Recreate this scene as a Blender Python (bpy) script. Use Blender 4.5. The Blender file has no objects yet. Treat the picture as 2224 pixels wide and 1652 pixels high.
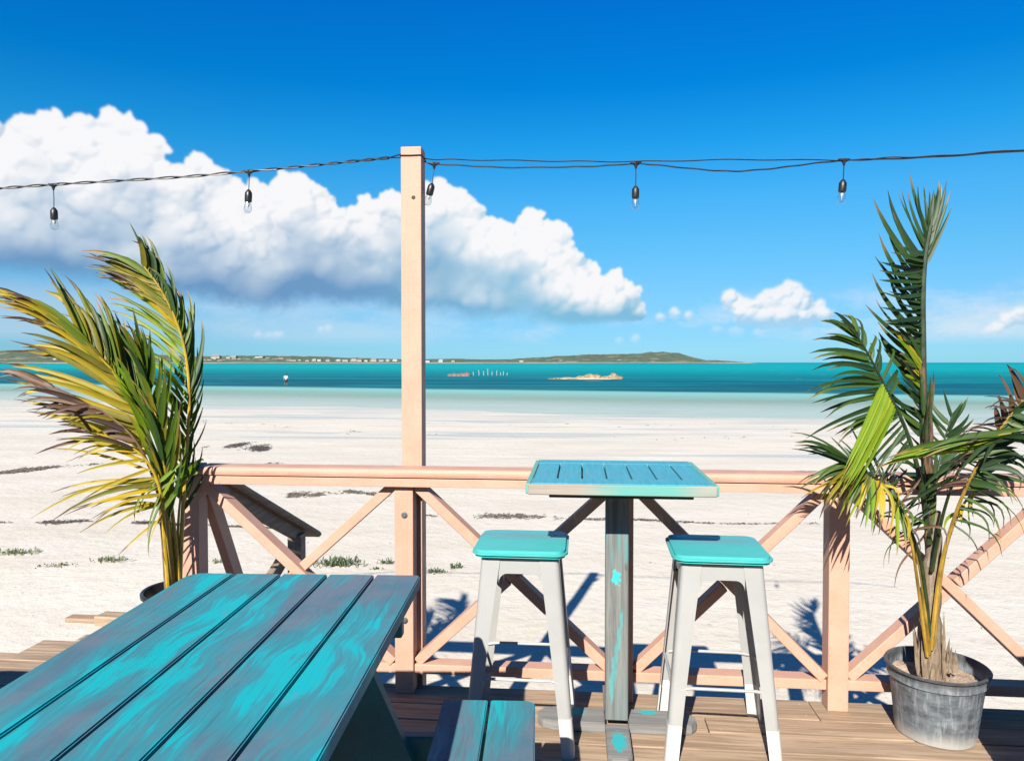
import bpy, bmesh, math, random
import numpy as np
from mathutils import Vector, Matrix, Euler, noise
random.seed(5)
rad = math.radians
sc = bpy.context.scene
C = sc.collection

# ---------------------------------------------------------------- camera
EYE = 1.55
F = 1606.0                       # focal length in chart units (chart 2224 wide)
PITCH = math.atan(39/1606.0)
cam_d = bpy.data.cameras.new('camera'); cam_d.sensor_width = 36; cam_d.lens = 36*1606/2224
cam_d.clip_start = 0.05; cam_d.clip_end = 60000
cam = bpy.data.objects.new('camera', cam_d); C.objects.link(cam)
cam.location = (0, 0, EYE); cam.rotation_euler = (math.pi/2-PITCH, 0, 0)
sc.camera = cam
# ---------------------------------------------------------------- light
SUN_EL, SUN_AZ = 34.5, 16.5      # shadows run 16.5 deg to the right of straight ahead
sun_d = bpy.data.lights.new('sun', 'SUN'); sun_d.energy = 5.0; sun_d.angle = rad(0.53); sun_d.color = (1.0, .94, .83)
sun = bpy.data.objects.new('sun', sun_d); C.objects.link(sun)
_d = Vector((math.sin(rad(SUN_AZ))*math.cos(rad(SUN_EL)), math.cos(rad(SUN_AZ))*math.cos(rad(SUN_EL)), -math.sin(rad(SUN_EL))))
sun.rotation_euler = _d.to_track_quat('-Z', 'Y').to_euler(); sun.location = (-6, -20, 18)
sc.view_settings.view_transform = 'Standard'; sc.view_settings.look = 'None'
sc.view_settings.gamma = 1; sc.view_settings.use_curve_mapping = False
sc.view_settings.exposure = 1.18
sc.cycles.max_bounces = 8; sc.cycles.diffuse_bounces = 2; sc.cycles.transparent_max_bounces = 24; sc.cycles.transmission_bounces = 6
sc.cycles.sample_clamp_indirect = 6

# ---------------------------------------------------------------- sky with cumulus
def make_clouds():
    """self-lit cumulus as seen from the beach, on an azimuth/elevation grid: returns rgba (linear), rows bottom-up"""
    D=0.07; AZ0,AZ1,EL0,EL1=-80.,80.,-0.5,42.
    W=int((AZ1-AZ0)/D); H=int((EL1-EL0)/D)
    rs=np.random.RandomState(7)
    def fft_noise(beta,seed,ax=1.,ay=1.):
        r=np.random.RandomState(seed); f=np.fft.rfft2(r.randn(H,W))
        ky=np.fft.fftfreq(H)[:,None]*ay; kx=np.fft.rfftfreq(W)[None]*ax
        k=np.hypot(ky,kx); k[0,0]=1; k=np.maximum(k,1/300.)
        n=np.fft.irfft2(f*k**(-beta/2),s=(H,W)); n-=n.mean(); return n/n.std()
    def blur(a,s):
        ky=np.fft.fftfreq(H)[:,None]; kx=np.fft.rfftfreq(W)[None]
        return np.fft.irfft2(np.fft.rfft2(a)*np.exp(-2*(math.pi*s)**2*(kx**2+ky**2)),s=(H,W))
    def ss(a,b,x): t=np.clip((x-a)/(b-a),0,1); return t*t*(3-2*t)
    # grid point -> flat chart units (tangent units * 1606), so shapes are given where they stand in the sky
    def toX(az): return np.tan(np.radians(az))*1606+1112
    az=AZ0+(np.arange(W)+.5)*D; el=EL0+(np.arange(H)+.5)*D
    AZ,EL=np.meshgrid(az,el)
    # work in degrees; px helper
    def deg(x,y):
        a=math.atan((x-1112)/1606.); e=math.atan((787-y)/1606.*math.cos(a)); return math.degrees(a),math.degrees(e)
    w1=fft_noise(3.0,1); w2=fft_noise(3.0,2); w3=fft_noise(3.6,3); w4=fft_noise(2.2,4)
    wx=AZ+.10*w1+.035*w4; wy=EL+.10*w2+.035*np.roll(w4,300,1)
    Z=np.full((H,W),-9.)
    def stamp(cx,cy,r,z0,ry=1.):
        i0=max(0,int((cx-r-1-AZ0)/D)); i1=min(W,int((cx+r+1-AZ0)/D)); j0=max(0,int((cy-r-1-EL0)/D)); j1=min(H,int((cy+r+1-EL0)/D))
        if i0>=i1 or j0>=j1: return
        q=r*r-(wx[j0:j1,i0:i1]-cx)**2-((wy[j0:j1,i0:i1]-cy)/ry)**2
        z=np.where(q>0,z0+np.sqrt(np.maximum(q,0)),-9.)
        Z[j0:j1,i0:i1]=np.maximum(Z[j0:j1,i0:i1],z)
    def grow(cx,cy,r,z0,lv):
        stamp(cx,cy,r,z0)
        if lv==0: return
        for k in range(int(8 if lv>1 else 6)):
            th=rs.uniform(-.25,math.pi+.25); ph=rs.uniform(.0,1.2)
            rr=r*rs.uniform(.3,.55); 
            grow(cx+math.cos(th)*math.cos(ph)*r*.88,cy+math.sin(th)*math.cos(ph)*r*.88,rr,z0+math.sin(ph)*r*.8,lv-1)
    top=[(-2600,640),(-2200,560),(-1700,480),(-1300,430),(-900,420),(-600,330),(-300,345),(-120,290),(0,275),(60,257),(125,240),(190,270),(255,256),(300,278),(325,315),(370,352),(430,346),(480,368),(520,400),(575,402),(640,383),(700,424),(750,446),(800,440),(860,428),(945,402),(985,425),(1030,470),(1085,492),(1145,468),(1200,500),(1245,555),(1262,600),(1320,598),(1365,625),(1395,665)]
    base=[(-2600,690),(-1300,640),(-600,600),(0,588),(200,612),(400,640),(600,662),(700,672),(900,688),(1100,700),(1250,706),(1395,695)]
    tx,ty=zip(*top); bx,by=zip(*base)
    x=-2600.
    while x<1385:
        yt=np.interp(x,tx,ty); yb=np.interp(x,bx,by); hh=yb-yt
        r=min(rs.uniform(34,74),hh*.5)
        a,e=deg(x,yt+r+22); sc=.0357*math.cos(math.radians(a))**2
        grow(a,e,r*sc,rs.uniform(-.6,.4),3 if -400<x<1400 else 2)
        y=yt+r*1.6
        while y<yb-26:
            rr=rs.uniform(36,66); a2,e2=deg(x+rs.uniform(-25,25),min(y+rr*.6,yb-rr*.55)); grow(a2,e2,rr*sc,rs.uniform(.2,1.6)*min(1,(y-yt)/160.),2)
            y+=rr*.75
        x+=r*rs.uniform(.55,.8)
    for (x_,y_,r_) in ((-40,300,46),(62,285,32),(128,276,30),(190,290,34),(262,284,34),(298,298,26),(330,340,34),(432,372,30),(470,392,30),(560,430,34),(640,412,34),(690,432,30),(800,470,34),(856,458,32),(955,430,30),(985,450,34),(1095,516,28),(1145,498,32),(1195,528,34),(1228,575,32),(1330,624,30),(1366,645,26),(1290,640,26)):
        a,e=deg(x_,y_); sc=.0357*math.cos(math.radians(a))**2; grow(a,e,r_*sc,.9,3)
    main=(Z>-8).astype(float)
    small=[(1590,652,20),(1612,664,20),(1640,672,24),(1672,660,26),(1700,650,24),(1716,636,20),(1735,668,28),(1765,684,22),(1790,694,18),(1620,690,26),(1660,692,28),(1700,690,30),(1740,698,26),(1700,664,26),
           (2185,700,18),(2215,690,22),(2245,680,26),(2160,715,14),(1440,690,9),(1470,682,11),(1500,688,10),(1350,742,8),(1385,738,9),(1560,722,12),(1600,728,14),(1650,730,12),(2280,700,26),(2140,722,10),(2340,715,22),
           (560,727,9),(585,730,9),(606,727,10),(700,719,8),(718,717,9),(2620,640,40),(2680,620,50),(2760,650,45),(3100,600,60),(3250,610,70),(3400,640,60)]
    Zm=Z.copy(); Z[:]=-9
    for (x_,y_,r_) in small:
        a,e=deg(x_,y_); sc=.0357*math.cos(math.radians(a))**2; grow(a,e,r_*sc,0,2)
    Zs=Z.copy(); sm=(Zs>-8).astype(float)
    def shade(Zz,mask,s1,s2):
        zf=np.where(mask>0,Zz,0)
        def nrm(s):
            m=blur(mask,s)+1e-3; z=blur(zf,s)/m; gy,gx=np.gradient(z,D); return gx,gy,z
        L=np.array([-.30,.62,.73])
        out=[]
        for s,st in ((s1,.8),(s2,1.3)):
            gx,gy,z=nrm(s); gx*=st; gy*=st; n=np.sqrt(1+gx*gx+gy*gy); out.append(np.clip((-gx*L[0]-gy*L[1]+L[2])/n,0,1))
        return out,nrm(1.5)[2]
    (f,c),zz=shade(Zm,main,1.7,10)
    # fraction of the height of the column, 0 at the base 1 at the top
    Xp=toX(np.clip(AZ,-66,66)); Yp=787-np.tan(np.radians(EL))*1606/np.cos(np.radians(np.clip(AZ,-66,66)))
    yt=np.interp(Xp,tx,ty); yb=np.interp(Xp,bx,by)
    rel=yb-Yp                      # height above base in chart units
    hn=rel/np.maximum(yb-yt,40)
    lump=blur(w3,4)
    zd=(zz-blur(zz,30))
    gtop=1.0-.40*ss(-22,2,AZ)
    g=ss(-.0,gtop,hn+.15*lump+.11*zd+.05*w4*0)      # soft shadow towards the base
    edge=blur(main,14)             # thin rims stay bright
    lit=.33+.36*f+.44*c
    lit=np.clip(lit,0,1.06)
    lit=lit+(blur(lit,6)-lit)*(1-ss(.1,.6,g))*.75
    val=np.clip(lit*(.40+.60*g)+.12*(1-edge)*g,0,1.05)
    def col(c): c=np.array(c)/255.; return np.where(c<.04045,c/12.92,((c+.055)/1.055)**2.4)
    right=ss(-16,4,AZ)[...,None]
    dark=col((112,158,202))*(1-right)+col((132,194,226))*right
    mid=col((190,210,230))*(1-right)+col((190,220,238))*right
    white=col((253,253,255))
    v=val[...,None]
    rgb=np.where(v<.55,dark+(mid-dark)*np.clip((v-.30)/.25,0,1),mid+(white-mid)*np.clip((v-.55)/.37,0,1))
    a_m=ss(.0,1.,blur(main,1.3)); 
    # the base thins out in soft rags
    a_m*=ss(-.06,.12,hn+.05*w3+.02*w1)
    a_m=np.clip(a_m,0,1)
    (fs,cs),_=shade(Zs,sm,1.0,4)
    vs=np.clip(.20+.42*fs+.50*cs,0,1.03)[...,None]
    rgbs=col((176,214,240))+(white-col((176,214,240)))*np.clip((vs-.55)/.4,0,1)
    dens=np.where(AZ>25,.85,np.where((AZ>5),.92,.45))
    ybs=np.where(Xp>2050,738,np.where(Xp>1400,712,740)); fall=ss(-25,45,ybs-Yp+6*w3)
    a_s=ss(.0,1.,blur(sm,2.0))*dens*fall
    # faint haze shreds low in the sky
    wisp=ss(-.1,2.0,fft_noise(3.4,11,3.2,1.)+.1*w4)*ss(1.0,2.2,EL)*(1-ss(3.6,6.5,EL))*.60*(.45+.55*ss(-6,10,AZ))
    ao=1-(1-a_m)*(1-a_s); A=1-(1-ao)*(1-wisp)
    pre=rgb*a_m[...,None]+rgbs*(a_s*(1-a_m))[...,None]+white*.93*(wisp*(1-ao))[...,None]
    out=np.zeros((H,W,4),np.float32)
    out[...,:3]=pre/np.maximum(A,1e-4)[...,None]; 
    fade=ss(0,4,AZ-AZ0)*ss(0,4,AZ1-AZ)*ss(0,3,EL1-EL)
    out[...,3]=A*fade
    return out,(AZ0,AZ1,EL0,EL1)
def build_world():
    px, (a0, a1, e0, e1) = make_clouds()
    H, W = px.shape[:2]
    im = bpy.data.images.new('cumulus', W, H, alpha=True, float_buffer=True)
    im.colorspace_settings.name = 'Linear Rec.709'; im.alpha_mode = 'CHANNEL_PACKED'
    im.pixels.foreach_set(np.ascontiguousarray(px, np.float32).ravel()); im.update(); im.pack()
    w = bpy.data.worlds.new('World'); sc.world = w; w.use_nodes = True
    nt = w.node_tree; nt.nodes.clear(); L = nt.links.new
    def nd(t, **k):
        n = nt.nodes.new(t)
        for a, b in k.items(): setattr(n, a, b)
        return n
    def mth(op, a, b=None, c=None):
        n = nd('ShaderNodeMath', operation=op)
        for i, v in enumerate((a, b, c)):
            if v is None: continue
            if isinstance(v, (int, float)): n.inputs[i].default_value = v
            else: L(v, n.inputs[i])
        return n.outputs[0]
    sky = nd('ShaderNodeTexSky', sky_type='NISHITA', sun_disc=False)
    sky.sun_elevation = rad(SUN_EL); sky.sun_rotation = rad(180+SUN_AZ)
    sky.air_density = 1.0; sky.dust_density = 0.25; sky.ozone_density = 3.0; sky.altitude = 0
    # clear dry tropical air: the sky model's colours graded by elevation
    s0 = nd('ShaderNodeSeparateXYZ'); tc0 = nd('ShaderNodeTexCoord'); L(tc0.outputs['Generated'], s0.inputs[0])
    e0_ = mth('MULTIPLY', mth('ARCSINE', s0.outputs[2]), 1/(math.pi/2))
    cr = nd('ShaderNodeValToRGB'); L(e0_, cr.inputs[0])
    T = [(0., (.287,.631,.823), (.90,.87,.675)), (1.7, (.275,.625,.85), (.92,.99,.80)), (3.1, (.24,.595,.865), (.79,.955,.89)), (4.9, (.216,.578,.888), (.65,.87,.94)),
         (8.4, (.130,.520,.885), (.45,.68,.905)), (11.9, (.070,.450,.885), (.33,.54,.80)), (15.9, (.016,.345,.81), (.25,.42,.68)), (20.1, (.001,.235,.71), (.197,.34,.58)), (26.1, (.0005,.165,.62), (.147,.26,.463)),
         (60., (.030,.13,.42), (.12,.21,.40))]
    el_ = cr.color_ramp.elements
    while len(el_) > 1: el_.remove(el_[-1])
    for i, (e, t, r) in enumerate(T):
        q = el_[0] if i == 0 else el_.new(e/90.)
        q.position = e/90.; q.color = tuple(min(1., t[k]/r[k]*.5) for k in range(3))+(1,)
    hs = nd('ShaderNodeMix', data_type='RGBA', blend_type='MULTIPLY'); hs.inputs[0].default_value = 1
    L(sky.outputs[0], hs.inputs[6]); L(cr.outputs[0], hs.inputs[7])
    bg = nd('ShaderNodeBackground'); sv = nd('ShaderNodeHueSaturation'); sv.inputs['Value'].default_value = 2.; L(hs.outputs[2], sv.inputs['Color']); L(sv.outputs[0], bg.inputs['Color']); bg.inputs['Strength'].default_value = SKY_STR
    tc = nd('ShaderNodeTexCoord'); sp = nd('ShaderNodeSeparateXYZ'); L(tc.outputs['Generated'], sp.inputs[0])
    az = mth('MULTIPLY', mth('ARCTAN2', sp.outputs[0], sp.outputs[1]), 180/math.pi)
    el = mth('MULTIPLY', mth('ARCSINE', sp.outputs[2]), 180/math.pi)
    u = mth('MULTIPLY', mth('SUBTRACT', az, a0), 1/(a1-a0)); v = mth('MULTIPLY', mth('SUBTRACT', el, e0), 1/(e1-e0))
    cb = nd('ShaderNodeCombineXYZ'); L(u, cb.inputs[0]); L(v, cb.inputs[1])
    tx = nd('ShaderNodeTexImage', image=im, extension='CLIP', interpolation='Linear'); L(cb.outputs[0], tx.inputs[0])
    bg2 = nd('ShaderNodeBackground'); L(tx.outputs['Color'], bg2.inputs['Color']); bg2.inputs['Strength'].default_value = CLOUD_STR
    mx = nd('ShaderNodeMixShader'); L(tx.outputs['Alpha'], mx.inputs[0]); L(bg.outputs[0], mx.inputs[1]); L(bg2.outputs[0], mx.inputs[2])
    out = nd('ShaderNodeOutputWorld'); L(mx.outputs[0], out.inputs[0])
SKY_STR, CLOUD_STR = 0.120/2**1.18, .96/2**1.18
build_world()

# ---------------------------------------------------------------- placing helpers (a point of the photograph's chart -> a real point)
_R = cam.rotation_euler.to_matrix()
def ray(x, y): return _R @ Vector((x-1112.0, 826.0-y, -F))
def P(x, y, Y):
    r = ray(x, y); return Vector((0, 0, EYE)) + r*(Y/r.y)
def PZ(x, y, z):
    r = ray(x, y); return Vector((0, 0, EYE)) + r*((z-EYE)/r.z)

# ---------------------------------------------------------------- object helpers
def tag(o, label=None, cat=None, group=None, kind=None):
    if label: o['label'] = label
    if cat: o['category'] = cat
    if group: o['group'] = group
    if kind: o['kind'] = kind
    return o
def thing(name, loc, rz, label, cat, group=None):
    o = bpy.data.objects.new(name, None); C.objects.link(o); o.location = loc; o.rotation_euler = (0, 0, rz); o.empty_display_size = .2
    return tag(o, label, cat, group)
def build(name, bm, m, parent=None, smooth=False, loc=None, world=False):
    """link a bmesh as one mesh object; world=True: vertices are in world space, brought into the parent's frame"""
    if world and parent is not None:
        root = parent
        while root.parent: root = root.parent
        M = Matrix.Translation(root.location) @ root.rotation_euler.to_matrix().to_4x4()
        bmesh.ops.transform(bm, matrix=M.inverted(), verts=bm.verts)
    bmesh.ops.recalc_face_normals(bm, faces=bm.faces) if not getattr(bm, 'keepn', False) else None
    if smooth:
        for e in bm.edges:
            if len(e.link_faces) == 2 and e.calc_face_angle(0) > .7: e.smooth = False
    me = bpy.data.meshes.new(name); bm.to_mesh(me); bm.free()
    if smooth: me.polygons.foreach_set('use_smooth', [True]*len(me.polygons))
    for mm in (m if isinstance(m, (list, tuple)) else [m]): me.materials.append(mm)
    o = bpy.data.objects.new(name, me); C.objects.link(o)
    if parent: o.parent = parent
    if loc: o.location = loc
    return o
def dup(o, parent=None):
    c = o.copy(); C.objects.link(c)
    if parent: c.parent = parent
    for ch in list(o.children): dup(ch, c)
    return c
def add_box(bm, c, s, rot=None, bev=.004, seg=1):
    M = Matrix.Translation(Vector(c))
    if rot is not None: M = M @ (rot.to_4x4() if isinstance(rot, Matrix) else Euler(rot).to_matrix().to_4x4())
    g = bmesh.ops.create_cube(bm, size=1, matrix=M @ Matrix.Diagonal((s[0], s[1], s[2], 1)))
    if bev:
        ed = list({e for v in g['verts'] for e in v.link_edges})
        bmesh.ops.bevel(bm, geom=ed, offset=bev, segments=seg, profile=.6, affect='EDGES')
def add_beam(bm, a, b, w, h, up=(0, 0, 1), bev=.004):
    """bar from a to b; h measured along up, w across"""
    a, b = Vector(a), Vector(b); d = (b-a); ln = d.length; d.normalize(); up = Vector(up)
    s = d.cross(up).normalized(); u = s.cross(d).normalized()
    M = Matrix((d, s, u)).transposed()
    add_box(bm, (a+b)/2, (ln, w, h), M, bev)
def frame_from(d):
    d = d.normalized(); a = Vector((0, 0, 1)) if abs(d.z) < .9 else Vector((0, 1, 0))
    s = d.cross(a).normalized(); return s, s.cross(d).normalized()
def add_tube(bm, pts, r, n=8, cap=True):
    pts = [Vector(p) for p in pts]; rs = r if isinstance(r, (list, tuple)) else [r]*len(pts)
    rings = []
    s = u = None
    for i, p in enumerate(pts):
        d = (pts[min(i+1, len(pts)-1)]-pts[max(i-1, 0)])
        if d.length < 1e-7: d = Vector((0, 0, 1))
        d.normalize()
        if s is None: s, u = frame_from(d)
        else: s = (s-d*s.dot(d)).normalized(); u = s.cross(d).normalized()
        rings.append([bm.verts.new(p+(s*math.cos(2*math.pi*k/n)+u*math.sin(2*math.pi*k/n))*rs[i]) for k in range(n)])
    for a, b in zip(rings, rings[1:]):
        for k in range(n): bm.faces.new((a[k], a[(k+1) % n], b[(k+1) % n], b[k]))
    if cap:
        bm.faces.new(rings[0]); bm.faces.new(rings[-1][::-1])
def add_lathe(bm, prof, c=(0, 0, 0), n=32, M=None):
    rings = []
    for r, z in prof:
        ring = []
        for k in range(n):
            v = Vector((r*math.cos(2*math.pi*k/n), r*math.sin(2*math.pi*k/n), z))
            if M is not None: v = M @ v
            ring.append(bm.verts.new(v+Vector(c)))
        rings.append(ring)
    for a, b in zip(rings, rings[1:]):
        for k in range(n): bm.faces.new((a[k], a[(k+1) % n], b[(k+1) % n], b[k]))
    return rings
def spline(pts, n):
    """Catmull-Rom through points"""
    pts = [Vector(p) for p in pts]; out = []
    q = [pts[0]*2-pts[1]]+pts+[pts[-1]*2-pts[-2]]
    for i in range(n):
        t = i/(n-1)*(len(pts)-1); k = min(int(t), len(pts)-2); f = t-k
        a, b, c, d = q[k:k+4]
        out.append(.5*((2*b)+(c-a)*f+(2*a-5*b+4*c-d)*f*f+(3*b-a-3*c+d)*f**3))
    return out
def slab(bm, outline, z0, z1, bev=.003):
    """prism of a plan outline"""
    vs = [bm.verts.new((x, y, z0)) for x, y in outline]; f = bm.faces.new(vs)
    r = bmesh.ops.extrude_face_region(bm, geom=[f]); up = [v for v in r['geom'] if isinstance(v, bmesh.types.BMVert)]
    for v in up: v.co.z = z1
    if bev:
        ed = [e for e in bm.edges if e.verts[0] in vs+up and (e.verts[0].co.z == e.verts[1].co.z)]
        bmesh.ops.bevel(bm, geom=ed, offset=bev, segments=2, affect='EDGES')
def round_rect(w, d, r, cx=0, cy=0, n=6, corners=(1, 1, 1, 1)):
    """plan outline; corners: back-right, back-left, front-left, front-right rounded or not"""
    out = []
    for k, (sx, sy) in enumerate(((1, 1), (-1, 1), (-1, -1), (1, -1))):
        rr = r if corners[k] else .004
        x0, y0 = cx+sx*(w/2-rr), cy+sy*(d/2-rr)
        for i in range(n+1):
            a = rad(90*k)+rad(90)*i/n
            out.append((x0+rr*math.cos(a), y0+rr*math.sin(a)))
    return out

# ---------------------------------------------------------------- materials
ALB = .60                        # reflectances below are noted for a bright day exposure; brought to real-world values here
class MT:
    def __init__(s, name):
        s.m = bpy.data.materials.new(name); s.m.use_nodes = True; s.nt = s.m.node_tree; s.nt.nodes.clear()
        s.out = s.n('ShaderNodeOutputMaterial'); s.tc = s.n('ShaderNodeTexCoord'); s.p = s.n('ShaderNodeBsdfPrincipled')
        s.l(s.p.outputs[0], s.out.inputs[0])
    def n(s, t, **k):
        q = s.nt.nodes.new(t)
        for a, b in k.items(): setattr(q, a, b)
        return q
    def l(s, a, b): s.nt.links.new(a, b)
    def put(s, sock, v):
        if isinstance(v, bpy.types.NodeSocket): s.l(v, sock)
        elif isinstance(v, tuple) and len(v) == 3 and sock.type == 'RGBA': sock.default_value = v+(1,)
        else: sock.default_value = v
    def co(s, scale=(1, 1, 1), rot=(0, 0, 0), loc=(0, 0, 0), src='Object', rnd=0):
        m = s.n('ShaderNodeMapping'); v = s.tc.outputs[src] if isinstance(src, str) else src
        if rnd:
            oi = s.n('ShaderNodeObjectInfo'); ad = s.n('ShaderNodeVectorMath', operation='ADD'); s.l(v, ad.inputs[0])
            mu = s.n('ShaderNodeVectorMath', operation='SCALE'); cb = s.n('ShaderNodeCombineXYZ')
            for i in range(3): s.l(oi.outputs['Random'], cb.inputs[i])
            s.l(cb.outputs[0], mu.inputs[0]); mu.inputs['Scale'].default_value = rnd; s.l(mu.outputs[0], ad.inputs[1]); v = ad.outputs[0]
        s.l(v, m.inputs[0]); m.inputs['Scale'].default_value = scale; m.inputs['Rotation'].default_value = rot; m.inputs['Location'].default_value = loc
        return m.outputs[0]
    def noise(s, co, scale=5, detail=4, rough=.55, dist=0, out='Fac'):
        q = s.n('ShaderNodeTexNoise'); s.l(co, q.inputs['Vector']); q.inputs['Scale'].default_value = scale; q.inputs['Detail'].default_value = detail
        q.inputs['Roughness'].default_value = rough; q.inputs['Distortion'].default_value = dist
        return q.outputs[out]
    def vor(s, co, scale=5, feature='F1', out='Distance'):
        q = s.n('ShaderNodeTexVoronoi', feature=feature); s.l(co, q.inputs['Vector']); q.inputs['Scale'].default_value = scale; return q.outputs[out]
    def ramp(s, f, stops):
        q = s.n('ShaderNodeValToRGB'); s.l(f, q.inputs[0]); e = q.color_ramp.elements
        while len(e) > 1: e.remove(e[-1])
        for i, (p, c) in enumerate(stops):
            x = e[0] if i == 0 else e.new(p)
            x.position = p; x.color = (c, c, c, 1) if isinstance(c, (int, float)) else tuple(c)+(1,)
        return q.outputs[0]
    def mix(s, f, a, b, mode='MIX'):
        q = s.n('ShaderNodeMix', data_type='RGBA', blend_type=mode); s.put(q.inputs[0], f); s.put(q.inputs[6], a); s.put(q.inputs[7], b); return q.outputs[2]
    def math(s, op, a, b=0., c=0., clamp=False):
        q = s.n('ShaderNodeMath', operation=op, use_clamp=clamp); s.put(q.inputs[0], a); s.put(q.inputs[1], b); s.put(q.inputs[2], c); return q.outputs[0]
    def maprange(s, v, a, b, c=0., d=1., smooth=True):
        q = s.n('ShaderNodeMapRange', interpolation_type='SMOOTHSTEP' if smooth else 'LINEAR'); s.put(q.inputs[0], v)
        for i, x in enumerate((a, b, c, d)): q.inputs[1+i].default_value = x
        return q.outputs[0]
    def xyz(s, v):
        q = s.n('ShaderNodeSeparateXYZ'); s.l(v, q.inputs[0]); return q.outputs
    def bump(s, h, strength=.3, dist=.002, chain=None):
        q = s.n('ShaderNodeBump'); s.put(q.inputs['Height'], h); q.inputs['Strength'].default_value = strength; q.inputs['Distance'].default_value = dist
        if chain is not None: s.l(chain, q.inputs['Normal'])
        return q.outputs[0]
    def fin(s, col=None, rough=None, normal=None, metal=None, spec=None):
        if isinstance(col, bpy.types.NodeSocket): col = s.mix(1., col, (ALB, ALB, ALB), 'MULTIPLY')
        elif col is not None: col = tuple(x*ALB for x in col)
        if col is not None: s.put(s.p.inputs['Base Color'], col)
        if rough is not None: s.put(s.p.inputs['Roughness'], rough)
        if normal is not None: s.l(normal, s.p.inputs['Normal'])
        if metal is not None: s.put(s.p.inputs['Metallic'], metal)
        if spec is not None: s.put(s.p.inputs['Specular IOR Level'], spec)
        return s.m

def m_peach(name='peach_paint', k=1.0):
    s = MT(name); co = s.co(rnd=20)
    a = s.noise(co, 6, 5, .6); b = s.noise(s.co((3, 3, 60), rnd=9), 2, 4, .6); c = s.noise(s.co((11, 11, 11), rnd=4), 3, 6, .75)
    col = s.mix(s.maprange(a, .35, .7), (.665*k, .365*k, .262*k), (.71*k, .415*k, .31*k))
    col = s.mix(s.math('MULTIPLY', s.maprange(c, .60, .70), .45), col, (.46*k, .29*k, .21*k)); kn = s.vor(s.co((2.6, 2.6, 2.6), rnd=15), 1.3); col = s.mix(s.maprange(kn, .03, .05, .8, 0.), col, (.20, .12, .08)); gr = s.noise(s.co((90, 90, 90), rnd=2), 1.5, 3, .6); col = s.mix(s.math('MULTIPLY', s.maprange(gr, .5, .75), .25), col, (.85*k, .62*k, .50*k))
    h = s.math('ADD', b, s.math('MULTIPLY', c, .9))
    return s.fin(col, s.maprange(a, .3, .7, .5, .7), s.bump(h, .35, .0015), spec=.3)
def m_weather(name, c0, c1, c2, along=0, sc_=1.):
    """bare weathered timber, grain along the given axis"""
    s = MT(name); v = [26., 26., 26.]; v[along] = 1.3
    g = s.noise(s.co(tuple(v), rnd=31), 1.6*sc_, 6, .65, .6); v2 = [5., 5., 5.]; v2[along] = .7
    b = s.noise(s.co(tuple(v2), rnd=17), 1.3*sc_, 4, .6); v3 = [140., 140., 140.]; v3[along] = 4.
    f = s.noise(s.co(tuple(v3), rnd=11), 1.5, 3, .6)
    oi = s.n('ShaderNodeObjectInfo')
    col = s.mix(s.maprange(g, .38, .62), tuple(x*.86 for x in c0), c1); col = s.mix(s.math('MULTIPLY', s.maprange(b, .5, .75), .8), col, c2); col = s.mix(s.math('MULTIPLY', s.maprange(f, .60, .74), .5), col, tuple(min(1, x*1.25) for x in c1))
    col = s.mix(s.math('MULTIPLY', s.maprange(oi.outputs['Random'], 0, 1, 0, .4, False), 1.), col, tuple(x*.72 for x in c0))
    kn = s.vor(s.co(tuple(3.2 if i != along else .8 for i in range(3)), rnd=7), 1.4)
    col = s.mix(s.maprange(kn, .035, .06, .75, 0.), col, tuple(x*.35 for x in c0))
    h = s.math('ADD', g, s.math('MULTIPLY', f, .8))
    return s.fin(col, .75, s.bump(h, .5, .002), spec=.25)
def m_plain(name, col, rough=.5, metal=0., var=.12, bump=.1, sc_=20, spec=.5):
    s = MT(name); a = s.noise(s.co(rnd=13), sc_, 4, .6)
    c = s.mix(s.maprange(a, .3, .7), tuple(x*(1-var) for x in col), tuple(min(1, x*(1+var)) for x in col))
    return s.fin(c, s.maprange(a, .3, .7, max(.05, rough-.08), rough+.08), s.bump(a, bump, .002), metal, spec)
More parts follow.
